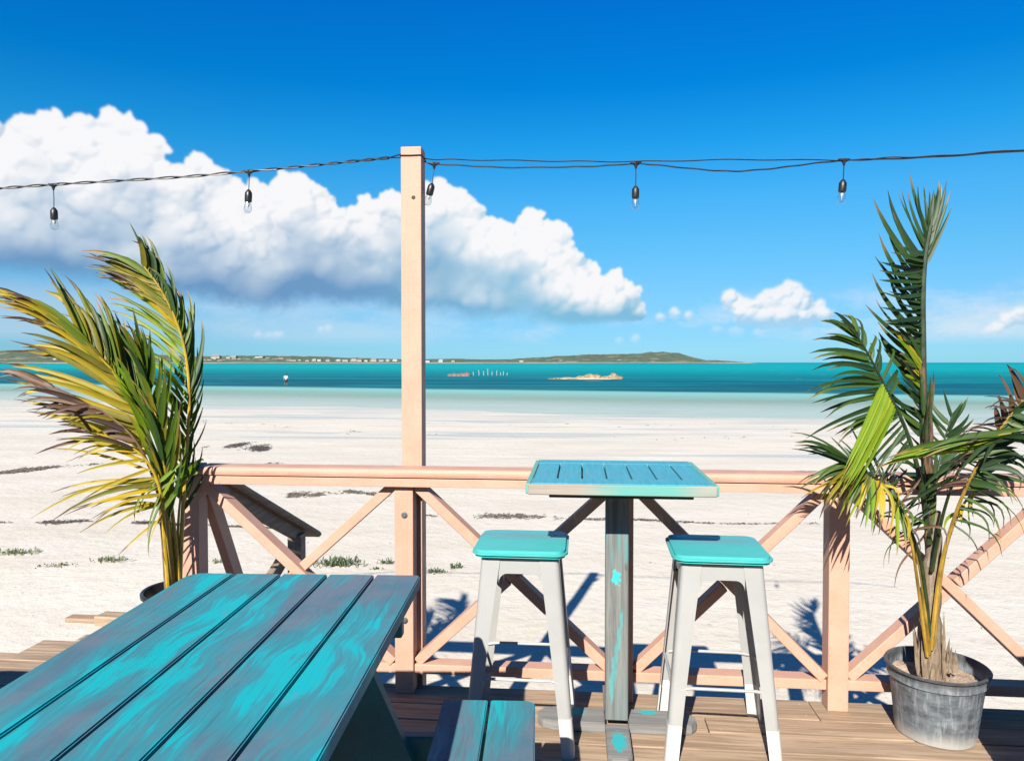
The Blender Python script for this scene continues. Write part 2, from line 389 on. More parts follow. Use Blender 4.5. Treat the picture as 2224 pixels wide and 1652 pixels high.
def m_brushed(name, angle=.6, scale=1., tealness=0.):
    """grey-blue stained board with turquoise paint dragged across it in loose brush sweeps"""
    s = MT(name)
    base = s.tc.outputs['Object']
    wq = s.noise(s.co((1.6, 1.6, 1.6), src=base), 1.3*scale, 2, .5, 0, 'Color')
    vm = s.n('ShaderNodeVectorMath', operation='MULTIPLY_ADD'); s.l(wq, vm.inputs[0]); vm.inputs[1].default_value = (.16, .16, 0); s.l(base, vm.inputs[2])
    warp = vm.outputs[0]
    big = s.noise(s.co((3.6*scale, 1.1*scale, 2), (0, 0, angle), (.35, .2, 0), src=warp), 1.35, 4, .55, .2)
    fine = s.noise(s.co((60*scale, 3.0*scale, 2), (0, 0, angle), src=warp), 1.5, 5, .65, .2)
    mid = s.noise(s.co((17*scale, 1.6*scale, 2), (0, 0, angle), (3, 1, 0), src=warp), 1.4, 4, .6, .2)
    m = s.math('ADD', big, s.math('MULTIPLY', s.math('SUBTRACT', fine, .5), .30)); m = s.math('ADD', m, s.math('MULTIPLY', s.math('SUBTRACT', mid, .5), .30))
    teal = s.maprange(m, .36-tealness, .54-tealness); cyan = s.maprange(m, .535-tealness*.5, .61-tealness*.5)
    greyn = s.noise(s.co((5, 5, 5)), 1.3, 4, .6)
    grey = s.mix(s.maprange(greyn, .35, .65), (.095, .195, .26), (.155, .205, .265))
    tl = s.mix(s.maprange(fine, .3, .7), (.04, .275, .345), (.03, .345, .41))
    col = s.mix(s.math('MULTIPLY', teal, .85), grey, tl); col = s.mix(s.math('MULTIPLY', cyan, .85), col, (.0, .50, .56)); gn = s.noise(s.co((70, 2.2, 2), rnd=0), 1.5, 5, .7); col = s.mix(s.math('MULTIPLY', s.maprange(gn, .54, .72), .40), col, (.035, .10, .13)); wn = s.noise(s.co((9, 4, 2), loc=(5, 2, 0)), 1.6, 5, .7); col = s.mix(s.math('MULTIPLY', s.maprange(wn, .60, .70), .30), col, (.18, .205, .26))
    sp = s.vor(s.co((1, 1, 1)), 5.5); col = s.mix(s.maprange(sp, .018, .03, .7, 0.), col, (.25, .55, .66))
    h = s.math('ADD', fine, s.math('MULTIPLY', mid, .4))
    return s.fin(col, s.maprange(m, .4, .6, .62, .5), s.bump(h, .25, .001), spec=.25)
def blotch(s, col, paint, spots, soft=.35):
    """hand-dabbed paint marks: spots = (centre, radii) in object space"""
    nz = s.noise(s.co((1, 1, .45)), 34, 5, .8); nz = s.math('MULTIPLY', s.math('SUBTRACT', nz, .5), 3.4)
    tot = None
    for c, r in spots:
        q = s.n('ShaderNodeVectorMath', operation='SUBTRACT'); s.l(s.tc.outputs['Object'], q.inputs[0]); q.inputs[1].default_value = c
        d = s.n('ShaderNodeVectorMath', operation='DIVIDE'); s.l(q.outputs[0], d.inputs[0]); d.inputs[1].default_value = r
        ln = s.n('ShaderNodeVectorMath', operation='LENGTH'); s.l(d.outputs[0], ln.inputs[0])
        f = s.maprange(s.math('ADD', ln.outputs['Value'], nz), 1-soft*.5, 1+soft*.5, 1., 0.)
        tot = f if tot is None else s.math('MAXIMUM', tot, f)
    return s.mix(s.math('MULTIPLY', tot, .92), col, paint)
def m_leaf(name, c0, c1, tip, tipat=.72, trans=.35):
    """palm leaflet: UV x runs from base to tip"""
    s = MT(name); uv = s.xyz(s.tc.outputs['UV']); oi = s.n('ShaderNodeObjectInfo')
    nz = s.noise(s.co((9, 9, 9), rnd=40), 2, 3, .6)
    st = s.noise(s.co((1, 40, 1), src='UV'), 3, 2, .5)
    f = s.math('ADD', s.math('MULTIPLY', oi.outputs['Random'], .65), s.math('MULTIPLY', nz, .5))
    col = s.mix(s.maprange(f, .25, .85), c0, c1); col = s.mix(s.math('MULTIPLY', st, .35), col, tuple(x*.55 for x in c0))
    t = s.math('ADD', uv[0], s.math('MULTIPLY', s.math('SUBTRACT', s.math('ADD', nz, oi.outputs['Random']), 1.0), .35))
    col = s.mix(s.maprange(t, tipat, tipat+.18), col, tip)
    col = s.mix(1., col, (.80, .80, .80), 'MULTIPLY'); s.put(s.p.inputs['Base Color'], col); s.p.inputs['Roughness'].default_value = .5; s.p.inputs['Specular IOR Level'].default_value = .4
    tr = s.n('ShaderNodeBsdfTranslucent'); s.l(s.mix(1., col, (1.3, 1.3, .6), 'MULTIPLY'), tr.inputs[0])
    mx = s.n('ShaderNodeMixShader'); mx.inputs[0].default_value = trans; s.l(s.p.outputs[0], mx.inputs[1]); s.l(tr.outputs[0], mx.inputs[2]); s.l(mx.outputs[0], s.out.inputs[0])
    return s.m

# ================================================================ SETTING
SEA = -1.35
def sand_z(x, y):
    w = y+.33*x
    t = min(1, max(0, (w-7)/(46-7))); z = -.8-.585*(t**.85)
    if w > 46: z -= (w-46)*.010
    far = min(1, max(0, (y-6)/12.))
    z += far*.035*noise.noise(Vector((x*.055, y*.16, 0)))+far*.02*noise.noise(Vector((x*.2, y*.7, 3)))
    z += .012*noise.noise(Vector((x*.9, y*.9, 5)))*(1-far*.5)
    return max(z, -4)
def grid_mesh(name, xs, ys, f, m, kind='structure'):
    nx, ny = len(xs), len(ys); vs = [(x, y, f(x, y)) for y in ys for x in xs]
    fs = [(j*nx+i, j*nx+i+1, (j+1)*nx+i+1, (j+1)*nx+i) for j in range(ny-1) for i in range(nx-1)]
    me = bpy.data.meshes.new(name); me.from_pydata(vs, [], fs); me.polygons.foreach_set('use_smooth', [True]*len(fs)); me.materials.append(m)
    o = bpy.data.objects.new(name, me); C.objects.link(o); o['kind'] = kind; return o

# --- sand
def m_sand():
    s = MT('white_sand'); co = s.tc.outputs['Object']; p = s.xyz(co)
    n1 = s.noise(s.co((.35, .9, 1)), 1., 5, .6); n2 = s.noise(s.co(), 9, 6, .7); n3 = s.noise(s.co(), 60, 3, .7); n4 = s.noise(s.co((.12, .9, 1)), 1.2, 5, .65, .5)
    w = s.math('ADD', p[1], s.math('MULTIPLY', p[0], .33))
    col = s.mix(s.maprange(n1, .3, .7), (.77, .70, .595), (.84, .78, .685))
    col = s.mix(s.math('MULTIPLY', s.maprange(n2, .52, .75), .45), col, (.56, .46, .38))
    col = s.mix(s.math('MULTIPLY', s.maprange(n3, .60, .70), s.maprange(w, 14, 5, 0, .55)), col, (.42, .34, .27))
    # damp flats towards the water
    damp = s.math('MULTIPLY', s.maprange(w, 11, 18), s.maprange(n4, .50, .62), clamp=True)
    col = s.mix(s.math('MULTIPLY', damp, .35), col, (.58, .56, .52))
    wet = s.maprange(s.math('ADD', w, s.math('MULTIPLY', s.math('SUBTRACT', n4, .5), 60.)), 30, 50)
    col = s.mix(s.math('MULTIPLY', wet, .55), col, (.58, .62, .58))
    # film of tide water lying in long shallow troughs
    pool = s.math('MULTIPLY', s.maprange(s.noise(s.co((.05, .55, 1), loc=(4, 9, 0)), 1.2, 4, .6, .3), .54, .62), s.math('MULTIPLY', s.maprange(w, 19, 24), s.maprange(w, 60, 45)))
    col = s.mix(s.math('MULTIPLY', pool, .85), col, (.55, .60, .58))
    speck = s.vor(s.co((1, 1, 1)), 3.1); sp2 = s.noise(s.co(), 2.3, 2, .5)
    col = s.mix(s.math('MULTIPLY', s.maprange(speck, .02, .045, .75, 0.), s.maprange(sp2, .5, .6)), col, (.10, .08, .06))
    h = s.math('ADD', s.math('MULTIPLY', s.noise(s.co((1, 1, 1)), 3.2, 5, .6), 1.), s.math('MULTIPLY', n2, .35)); h = s.math('ADD', h, s.math('MULTIPLY', n3, .08))
    return s.fin(col, s.maprange(s.math('MAXIMUM', wet, pool), 0, 1, .95, .5), s.bump(h, .55, .05), spec=.2)
def graded(a, b, n, k):
    return [math.sinh((i/(n-1)*2-1)*k)/math.sinh(k)*(b if i > n/2 else -a) for i in range(n)]
xs = graded(-420, 420, 181, 4.2)
ys = [-30, -18, -10, -5, -2]+[-1+9*i/44 for i in range(45)]+[8*math.exp(math.log(420/8.)*i/150) for i in range(1, 151)]
grid_mesh('beach', xs, ys, sand_z, m_sand())

# --- sea: one sheet to the horizon; clear and thin over the shallows, turquoise over sand, dark over sea grass
def m_sea():
    s = MT('sea_water'); co = s.tc.outputs['Object']; p = s.xyz(co)
    w0 = s.math('DIVIDE', s.math('ADD', p[1], s.math('MULTIPLY', p[0], .33)), 1.074)
    ns = s.noise(s.co((.018, .06, 1)), 1., 5, .6); w = s.math('ADD', w0, s.math('MULTIPLY', s.math('SUBTRACT', ns, .5), 9.))
    n2 = s.noise(s.co((.02, .10, 1)), 1., 6, .7, .4); n3 = s.noise(s.co((.05, .28, 1)), 1., 5, .7)
    lg = s.math('LOGARITHM', s.math('MAXIMUM', w, 1.), 10.)
    col = s.ramp(s.maprange(lg, 1.6, 3.6, 0, 1, False), [(0., (.44, .58, .52)), (.09, (.33, .56, .50)), (.125, (.20, .46, .44)), (.137, (.010, .105, .14)), (.20, (.004, .095, .14)), (.27, (.002, .14, .18)), (.34, (.001, .22, .25)), (.44, (.0005, .31, .335)), (.62, (.0005, .32, .355)), (.84, (.0005, .29, .33)), (1., (.0005, .25, .31))])
    # sea grass breaks up: patches of dark and of bare sand
    zone = s.math('MULTIPLY', s.maprange(w, 74, 78), s.maprange(w, 330, 130))
    col = s.mix(s.math('MULTIPLY', zone, s.maprange(n2, .46, .60)), col, (.004, .20, .235))
    col = s.mix(s.math('MULTIPLY', s.maprange(n3, .56, .72), s.math('MULTIPLY', s.maprange(w, 74, 80), .45)), col, (.03, .30, .34))
    far = s.maprange(w, 150, 400); n5 = s.noise(s.co((.0015, .012, 1)), 1., 5, .6)
    col = s.mix(s.math('MULTIPLY', far, s.math('MULTIPLY', s.maprange(n5, .5, .7), .55)), col, (.001, .17, .235))
    fo = s.math('MULTIPLY', s.maprange(s.noise(s.co((.10, .7, 1), loc=(7, 1, 0)), 1., 3, .5), .735, .75), s.math('MULTIPLY', s.maprange(w, 76, 90), .75))
    col = s.mix(fo, col, (.7, .75, .75))
    bn = s.noise(s.co((.5, 1.8, 1)), 1.5, 5, .65)
    s.fin(col, .34, s.bump(bn, .35, .12), spec=.10)
    df = s.n('ShaderNodeBsdfDiffuse'); s.l(s.mix(1., col, (.74, .74, .74), 'MULTIPLY'), df.inputs[0]); gl = s.n('ShaderNodeBsdfGlossy'); gl.inputs['Roughness'].default_value = .3; s.l(s.bump(bn, .6, .2), gl.inputs['Normal']); mq = s.n('ShaderNodeMixShader'); mq.inputs[0].default_value = .07; s.l(df.outputs[0], mq.inputs[1]); s.l(gl.outputs[0], mq.inputs[2])
    tr = s.n('ShaderNodeBsdfTransparent'); s.l(s.mix(1., (1, 1, 1), (.90, .98, .985)), tr.inputs[0])
    mx = s.n('ShaderNodeMixShader'); s.l(s.maprange(w, 46, 72, .10, 1.), mx.inputs[0]); s.l(tr.outputs[0], mx.inputs[1]); s.l(mq.outputs[0], mx.inputs[2]); s.l(mx.outputs[0], s.out.inputs[0])
    return s.m
me = bpy.data.meshes.new('sea'); R_ = 40000
me.from_pydata([(-R_, 16, SEA), (R_, 16, SEA), (R_, R_, SEA), (-R_, R_, SEA)], [], [(0, 1, 2, 3)]); me.materials.append(m_sea())
o = bpy.data.objects.new('sea', me); C.objects.link(o); o['kind'] = 'structure'

# --- the far shore: low wooded hills
def m_hill():
    s = MT('dry_scrub'); n = s.noise(s.co((1, 1, 1)), .012, 6, .65); n2 = s.noise(s.co(), .05, 5, .7); p = s.xyz(s.tc.outputs['Object'])
    col = s.mix(s.maprange(n2, .35, .65), (.085, .125, .085), (.15, .19, .125)); col = s.mix(s.math('MULTIPLY', s.maprange(n, .52, .64), .8), col, (.30, .29, .22))
    col = s.mix(s.maprange(p[2], 3.5, .2), col, (.44, .44, .36))
    return s.fin(col, .9, s.bump(n2, .5, 4.), spec=.1)
mh = m_hill()
def ridge_hill(name, prof, Y, depth=700., sc_=1.38):
    xs_, hs_ = zip(*prof); x0, x1 = xs_[0], xs_[-1]; k = Y/1606.
    def f(x, y):
        cx = x/k+1112; h = float(np.interp(cx, xs_, hs_))*k
        t = (y-Y)/depth                                # 0 front shore .. 1 back
        e = math.sin(min(1, max(0, t*1.35))*math.pi/2) if t < .75 else math.cos((t-.75)/.25*math.pi/2)
        q = noise.noise(Vector((x*.006, y*.006, 2)))*.18+noise.noise(Vector((x*.025, y*.025, 5)))*.09+noise.noise(Vector((x*.09, y*.05, 8)))*.05
        ed = min(1, (cx-x0)/30., (x1-cx)/30.)
        return SEA-.5+max(0, h*e*(1+q)+h*.04+3*q)*max(0, ed)*sc_
    n = int((x1-x0)/2.2)
    return grid_mesh(name, [((x0+(x1-x0)*i/n)-1112)*k for i in range(n+1)], [Y+depth*(j/22.)**1.5 for j in range(23)], f, mh)
ridge_hill('hills', [(-500, 15), (-300, 20), (-100, 24), (20, 22), (80, 20), (130, 15), (240, 13), (380, 12), (435, 13), (520, 14), (600, 12), (700, 10), (800, 8), (870, 7), (960, 8), (1040, 7), (1120, 8), (1180, 10), (1235, 14), (1290, 16), (1340, 15), (1390, 17), (1440, 18), (1500, 20), (1535, 18), (1565, 9), (1600, 5), (1640, 5), (1668, 2)], 2600)
ridge_hill('hills', [(-900, 8), (-300, 17), (-60, 22), (60, 20), (140, 8), (200, 2)], 2300, 500)

# --- houses on the far shore, each a few pixels wide
mw = [m_plain('white_render', (.62, .60, .56), .8, var=.05), m_plain('cream_render', (.52, .45, .37), .8, var=.05), m_plain('grey_render', (.50, .50, .50), .8, var=.05)]
mroof = [m_plain('pale_roof', (.55, .53, .50), .7), m_plain('tile_roof', (.36, .18, .12), .8), m_plain('grey_roof', (.30, .31, .33), .7)]
mdark = m_plain('window_dark', (.05, .06, .07), .2)
rh = random.Random(3)
def house(i, cx, up, w, h, Y, lab):
    x = (cx-1112)*Y/1606.; z = SEA+up*Y/1606.; d = w*.8
    t = thing('house', (x, Y, z), rh.uniform(-.3, .3), lab, 'house', 'houses along the far shore')
    bm = bmesh.new(); add_box(bm, (0, 0, h/2-3), (w, d, h+6), bev=0); build('wall', bm, rh.choice(mw), t)
    bm = bmesh.new()
    if rh.random() < .55:
        v = [bm.verts.new(p) for p in ((-w*.54, -d*.56, h), (w*.54, -d*.56, h), (w*.54, d*.56, h), (-w*.54, d*.56, h), (-w*.3, 0, h+w*.2), (w*.3, 0, h+w*.2))]
        for f in ((0, 1, 5, 4), (1, 2, 5), (2, 3, 4, 5), (3, 0, 4), (3, 2, 1, 0)): bm.faces.new([v[k] for k in f])
    else: add_box(bm, (0, 0, h+.35), (w*1.04, d*1.04, .7), bev=0)
    build('roof', bm, rh.choice(mroof), t)
    n = max(1, int(w/4.5))
    for k in range(n):
        bm = bmesh.new(); add_box(bm, (-w/2+w*(k+.5)/n, -d/2-.05, h*.55), (w/n*.45, .3, h*.3), bev=0); build('window', bm, mdark, t)
hs = []
for cx in (444, 455, 467, 479, 486, 497, 509, 520, 533, 541, 552, 561, 574, 583, 597, 611, 628, 637, 652, 668, 683, 694, 712, 735, 751, 768, 781, 796, 812, 828, 842, 858): hs.append((cx, rh.uniform(3, 9.5 if cx < 620 else 5), rh.uniform(8, 17)))
for cx in (4, 15, 24, 35, 47, 58, 69, 84, 98, 118, 150, 190, 238, 300): hs.append((cx, rh.uniform(2, 7), rh.uniform(9, 18)))
for cx in (930, 958, 985, 1132, 1218, 1345, 1490): hs.append((cx, rh.uniform(2, 4), rh.uniform(8, 13)))
hs.append((470, 12, 26)); hs.append((508, 12, 20)); hs.append((565, 11, 24))
ORD = ['first', 'second', 'third', 'fourth', 'fifth', 'sixth', 'seventh', 'eighth', 'ninth', 'tenth', 'eleventh', 'twelfth', 'thirteenth', 'fourteenth', 'fifteenth', 'sixteenth', 'seventeenth', 'eighteenth', 'nineteenth', 'twentieth', 'twenty-first', 'twenty-second', 'twenty-third', 'twenty-fourth', 'twenty-fifth', 'twenty-sixth', 'twenty-seventh', 'twenty-eighth', 'twenty-ninth', 'thirtieth', 'thirty-first', 'thirty-second']
big_ = hs[53:]; hs = hs[:53]
for lo, hi, wh in ((-1, 400, 'tiny pale house on the far shore behind the left palm, %s from the left edge'), (400, 900, 'tiny pale house on the far shore, %s to the right of the left palm'), (900, 3000, 'tiny lone pale house on the far shore, %s to the right of the tall post')):
    for i, (cx, up, w) in enumerate(sorted(h for h in hs if lo < h[0] < hi)):
        yy = 2650+up*17 if cx > 200 else 2340+up*12
        house(i, cx, max(1.2, up*1.0), w*yy/1606.*.75, rh.uniform(3.4, 6.5), yy, wh % ORD[i])
for i, (cx, up, w) in enumerate(big_):
    yy = 2640+up*16; house(i, cx, up*.9, w*yy/1606.*.7, 8, yy, 'large pale building high on the far shore, %s' % ('nearest the left palm', 'second from the left palm', 'third from the left palm')[i])

# --- rock islet in the bay
def rock_bm(r, sx, sy, sz, seed, sub=3):
    bm = bmesh.new(); bmesh.ops.create_icosphere(bm, subdivisions=sub, radius=1)
    for v in bm.verts:
        n = v.co.normalized(); q = 1+.28*noise.noise(n*1.6+Vector((seed, 0, 0)))+.16*noise.noise(n*4+Vector((0, seed, 0)))+.07*noise.noise(n*9)
        v.co = Vector((n.x*sx*q*r, n.y*sy*q*r, n.z*sz*q*r))
    return bm
def m_rock(name, a, b):
    s = MT(name); n = s.noise(s.co(), 1.1, 6, .65); n2 = s.noise(s.co(), 5, 5, .7)
    col = s.mix(s.maprange(n, .35, .65), a, b); col = s.mix(s.math('MULTIPLY', s.maprange(n2, .55, .7), .6), col, tuple(x*.35 for x in a))
    return s.fin(col, .9, s.bump(n2, .8, .1), spec=.15)
mr = m_rock('tan_rock', (.30, .21, .12), (.50, .40, .26)); mr2 = m_rock('red_rock', (.22, .12, .11), (.36, .24, .22)); msd = m_rock('shell_sand', (.55, .46, .33), (.62, .53, .40))
base = PZ(1272, 823, SEA); k = base.y/1606
t = thing('rock_islet', base, 0, 'low tan rock islet with pale sand spit in the bay right of centre', 'islet')
build('sand_spit', rock_bm(1, 86*k, 2.2, .34, 3), msd, t, True, loc=(-2*k, 0, -.05))
for dx, w, h in ((8, 26, .95), (22, 20, .85), (-10, 18, .62), (44, 13, .62), (60, 18, 1.05), (74, 12, .55), (-40, 18, .35), (-62, 14, .25)):
    build('rock', rock_bm(1, w*k*.72, 1.5, h*.85, dx*.37), mr, t, True, loc=(dx*k, .2, .05))
base = PZ(997, 817, SEA); k = base.y/1606
t = thing('rock_group', base, 0, 'low dark reddish rocks just above the water left of the islet', 'rocks')
for dx, w, h in ((-20, 6, .55), (-12, 8, .7), (-3, 8, .62), (7, 9, .75), (17, 9, .8)): build('rock', rock_bm(1, w*k, .9, h, dx*.2, 2), mr2, t, True, loc=(dx*k, 0, 0))
mst = m_plain('bleached_post', (.30, .40, .41), .8)
for i, (x, hh) in enumerate(((1029, 8), (1041, 12), (1051, 10), (1060, 15), (1069, 9), (1079, 11), (1087, 7), (1093, 9), (1101, 6))):
    b = PZ(x, 815, SEA); k = b.y/1606
    bm = bmesh.new(); add_tube(bm, [(0, 0, -1), (.02*i-.1, 0, hh*k*.5), (.04*i-.2, 0, hh*k)], [.12, .11, .09], 6)
    o = build('mooring_stake', bm, mst, None, loc=b)
    tag(o, ('tallest' if hh == 15 else 'short' if hh < 9 else 'middling')+' bleached stake standing in the bay, %s from the reddish rocks' % ('nearest', 'second', 'third', 'fourth', 'fifth', 'sixth', 'seventh', 'eighth', 'farthest')[i], 'stake', 'stakes standing in the bay')

# ================================================================ DECK AND RAILING (own frame: u along the rail, v outwards)
DA = -math.atan(.0926); DO = Vector((-.505, 3.43, 0))
mpe = m_peach(); mdk = m_weather('deck_timber', (.42, .29, .19), (.60, .44, .31), (.36, .27, .20)); mgr = m_weather('grey_timber', (.36, .27, .19), (.46, .35, .26), (.26, .19, .14), 1)
mst_l = m_plain('bolt_steel', (.30, .30, .31), .45, .8)
rd = random.Random(8)
deck = bpy.data.objects.new('deck', None); C.objects.link(deck); deck.location = DO; deck.rotation_euler = (0, 0, DA); deck['kind'] = 'structure'
v1 = .100; row = 0
while v1 > -3.75:
    wd = .187 if row == 0 else .139
    u = -5.0-rd.uniform(0, 1.5)
    while u < 5.5:
        ln = rd.choice((2.4, 3.0, 3.6)) if row else 3.6
        if row == 1: ln = 2.35
        bm = bmesh.new(); dz = rd.uniform(-.0015, .0015)
        add_box(bm, (0, 0, -.016+dz), (ln-.005, wd-.002, .032), (rd.uniform(-.004, .004), 0, 0), .003, 2)
        for su in (-1, 1):
            for sv in (-1, 1): add_box(bm, (su*(ln/2-.05), sv*wd*.28, dz+.0006), (.007, .007, .003), None, 0)
        build('plank', bm, mdk, deck, loc=(u+ln/2, v1-wd/2, 0)); u += ln
    v1 -= wd+.007; row += 1
for k in range(2):                                                 # landing at the head of the steps
    bm = bmesh.new(); add_box(bm, (0, 0, -.016), (1.9, .085, .032), None, .003, 2); build('plank', bm, mdk, deck, loc=(-2.06, .150+k*.092, .001))
bm = bmesh.new(); add_box(bm, (.0, .075, -.125), (10, .038, .175), None, .003); build('rim_joist', bm, mdk, deck)
for u in (-2.9, -1.04, 0.02, 1.03, 1.97, 2.95):
    bm = bmesh.new(); add_box(bm, (u, -.02, -.36), (.089, .089, .64), None, .003); build('pile', bm, mdk, deck)

rail = thing('deck_railing', DO, DA, 'peach painted timber railing with crossed braces along the deck edge', 'railing')
PU = [-1.043, 0.0, 1.016, 1.962, 2.935]
def rb(name, c, s, rot=None, m=mpe, bev=.005):
    bm = bmesh.new(); add_box(bm, (0, 0, 0), s, rot, bev, 2); return build(name, bm, m, rail, loc=c)
for i, u in enumerate(PU):
    top = 1.062 if i == 0 else 1.017
    rb('post', (u, .0445, top/2-(.0 if i == 0 else 0)), (.0885, .089, top))
rb('cap_rail', ((PU[0]+.047+3.1)/2, .025, 1.039), (3.1-PU[0]-.047, .140, .042), bev=.016)
for i in range(4):
    a, b = PU[i]+.0445, PU[i+1]-.0445; L_ = b-a-.002; m_ = (a+b)/2
    if i in (0, 2): rb('upper_rail', ((a+PU[i+2 if i == 0 else 4]-.03)/2, -.0165, .996), (PU[i+2 if i == 0 else 4]-.03-a, .032, .040), bev=.003)
    rb('lower_rail', (m_, .057, .112), (L_, .085, .046))
    z0, z1 = .140, .974
    for s in (1, -1):
        p, q = (Vector((a+.012, 0, z1)), Vector((b-.012, 0, z0))) if s == 1 else (Vector((a+.012, 0, z0)), Vector((b-.012, 0, z1)))
        v = .049 if s == 1 else .056
        d = (q-p); 
        segs = [(p, q)] if s == 1 else [(p, (p+q)/2-d.normalized()*.03), ((p+q)/2+d.normalized()*.03, q)]
        for (g, h) in segs:
            bm = bmesh.new(); gg, hh = g+Vector((0, v, 0)), h+Vector((0, v, 0)); c = (gg+hh)/2
            add_beam(bm, gg-c, hh-c, .080 if s == 1 else .070, .045, bev=.003); build('brace', bm, mpe, rail, loc=c)
for z in (.84, .345):                                               # bolt heads on the post that carries the tall one
    bm = bmesh.new(); add_lathe(bm, [(0.0001, .006), (.009, .006), (.011, .002), (.016, .0015), (.016, 0)], n=10, M=Matrix.Rotation(math.pi/2, 4, 'X')); build('bolt', bm, mst_l, rail, loc=(.004, 0, z))
# tall post bolted to the outside, carries the light cable
TPu, TPv = .018, .140
tp = thing('tall_post', DO+Vector((math.cos(DA)*TPu-math.sin(DA)*TPv, math.sin(DA)*TPu+math.cos(DA)*TPv, -.5)), DA, 'tall peach painted square post rising above the railing', 'post')
bm = bmesh.new(); add_box(bm, (0, 0, 1.535), (.098, .094, 3.07), None, .004, 2); build('shaft', bm, mpe, tp)
bm = bmesh.new(); add_lathe(bm, [(.0001, .001), (.006, .003), (.010, .0)], n=10, M=Matrix.Rotation(math.pi/2, 4, 'X')); build('knot_hole', bm, m_plain('dark_knot', (.12, .08, .05), .9), tp, loc=(.012, -.0475, 2.83))

# steps down to the beach, left
st = thing('beach_steps', DO, DA, 'worn timber steps going down to the sand at the left', 'steps')
for (va, vb, z, ul) in ((.55, .80, -.13, -2.42), (.98, 1.22, -.25, -2.44), (1.36, 1.60, -.42, -2.44), (1.75, 1.99, -.58, -2.44)):
    for k in range(2):
        w = (vb-va)/2; bm = bmesh.new(); add_box(bm, (0, 0, -.02), (-1.08-ul, w-.008, .04), None, .004, 2); build('tread', bm, mdk, st, loc=((ul-1.08)/2, va+w*(k+.5), z))
for u in (-1.13, -2.38):
    bm = bmesh.new(); add_beam(bm, (u, .30, -.17), (u, 2.0, -.72), .04, .18); build('stringer', bm, mdk, st)
for (x0, y0, x1, y1, wd, th, lab) in ((150, 1346, 226, 1350, .11, .045, 'thin weathered board lying on the sand left of the picnic table'), (218, 1352, 330, 1361, .15, .09, 'thick weathered beam end on the sand beside the picnic table')):
    p0, p1 = PZ(x0, y0, -.80), PZ(x1, y1, -.80); c = (p0+p1)/2; c.z = sand_z(c.x, c.y)
    bm = bmesh.new(); add_box(bm, (0, 0, th/2), ((p1-p0).length, wd, th), None, .006, 2)
    o = build('board', bm, mdk, None, loc=c); o.rotation_euler = (0, rad(-1), math.atan2(p1.y-p0.y, p1.x-p0.x)); tag(o, lab, 'board')

# hand rail of the steps: runs away from the corner post and down
sr = thing('stair_railing', DO, DA, 'weathered sloping handrail with braces beside the beach steps', 'railing')
ux = -1.015
def sb(name, a, b, w, h, m=mgr, bev=.004):
    bm = bmesh.new(); a, b = Vector(a), Vector(b); c = (a+b)/2; add_beam(bm, a-c, b-c, w, h, bev=bev); return build(name, bm, m, sr, loc=c)
sb('handrail', (ux, .09, 1.02), (ux+.01, 1.52, .375), .135, .04, mgr, .014)
sb('under_rail', (ux, .10, .965), (ux, 1.33, .41), .040, .088, m_weather('grey_timber_side', (.30, .24, .19), (.40, .33, .27), (.22, .18, .15), 1))
for v, z0, z1 in ((1.26, -.55, .44),):
    bm = bmesh.new(); add_box(bm, (0, 0, 0), (.089, .089, z1-z0), None, .004); build('post', bm, mgr, sr, loc=(ux, v, (z0+z1)/2))
sb('brace', (ux+.004, .115, .92), (ux+.004, .86, -.42), .045, .085, mpe)
sb('brace', (ux-.06, .16, -.10), (ux-.06, 1.20, .30), .045, .085, mgr)
sb('lower_rail', (ux, .11, .12), (ux, 1.26, -.42), .045, .085, mgr)

# ================================================================ THINGS ON THE DECK
# ---------------------------------------------------------------- picnic table
mtop = m_brushed('brushed_turquoise_top', angle=.80); mside = m_plain('dark_teal_paint', (.010, .20, .23), .55, var=.3, sc_=5)
mben = m_brushed('brushed_turquoise_bench', angle=.5)
c0 = PZ(914, 1248, .87); TR = -math.atan(58/1606.)
TW, TL, ZT = .749, 1.85, .87
ct = c0-Vector((TW/2*math.cos(TR), TW/2*math.sin(TR), 0)); ct.z = 0
pt = thing('picnic_table', ct, TR, 'turquoise and grey brushed picnic table with attached benches, front left', 'picnic table')
def plank_mesh(x0, x1, y0, y1, z0, z1, rl=0, rr=0):
    bm = bmesh.new(); w = x1-x0; ol = []
    def arc(cx, cy, r, a0, a1, n=7):
        return [(cx+r*math.cos(rad(a0+(a1-a0)*i/n)), cy+r*math.sin(rad(a0+(a1-a0)*i/n))) for i in range(n+1)]
    ol += arc(x1-rr, y1-rr, rr, 0, 90) if rr else [(x1, y1)]
    ol += arc(x0+rl, y1-rl, rl, 90, 180) if rl else [(x0, y1)]
    ol += [(x0, y0), (x1, y0)]
    slab(bm, ol, z0, z1, .0035); return bm
pw = (TW-4*.009)/5
for k in range(5):
    x0 = -TW/2+k*(pw+.009)
    build('plank', plank_mesh(x0, x0+pw, -TL, rd.uniform(-.002, 0), ZT-.038, ZT, .05 if k == 0 else 0, .018 if k == 4 else 0), mtop, pt)
for sx in (1, -1):
    bx0 = TW/2+.077
    for k in range(2):
        x0 = bx0+k*.150
        if sx == 1: b = plank_mesh(x0, x0+.140, -TL-.02, -.035, .448, .486, 0, .03 if k else 0)
        else: b = plank_mesh(-x0-.140, -x0, -TL-.02, -.035, .448, .486, .03 if k else 0, 0)
        build('bench_plank', b, mben, pt)
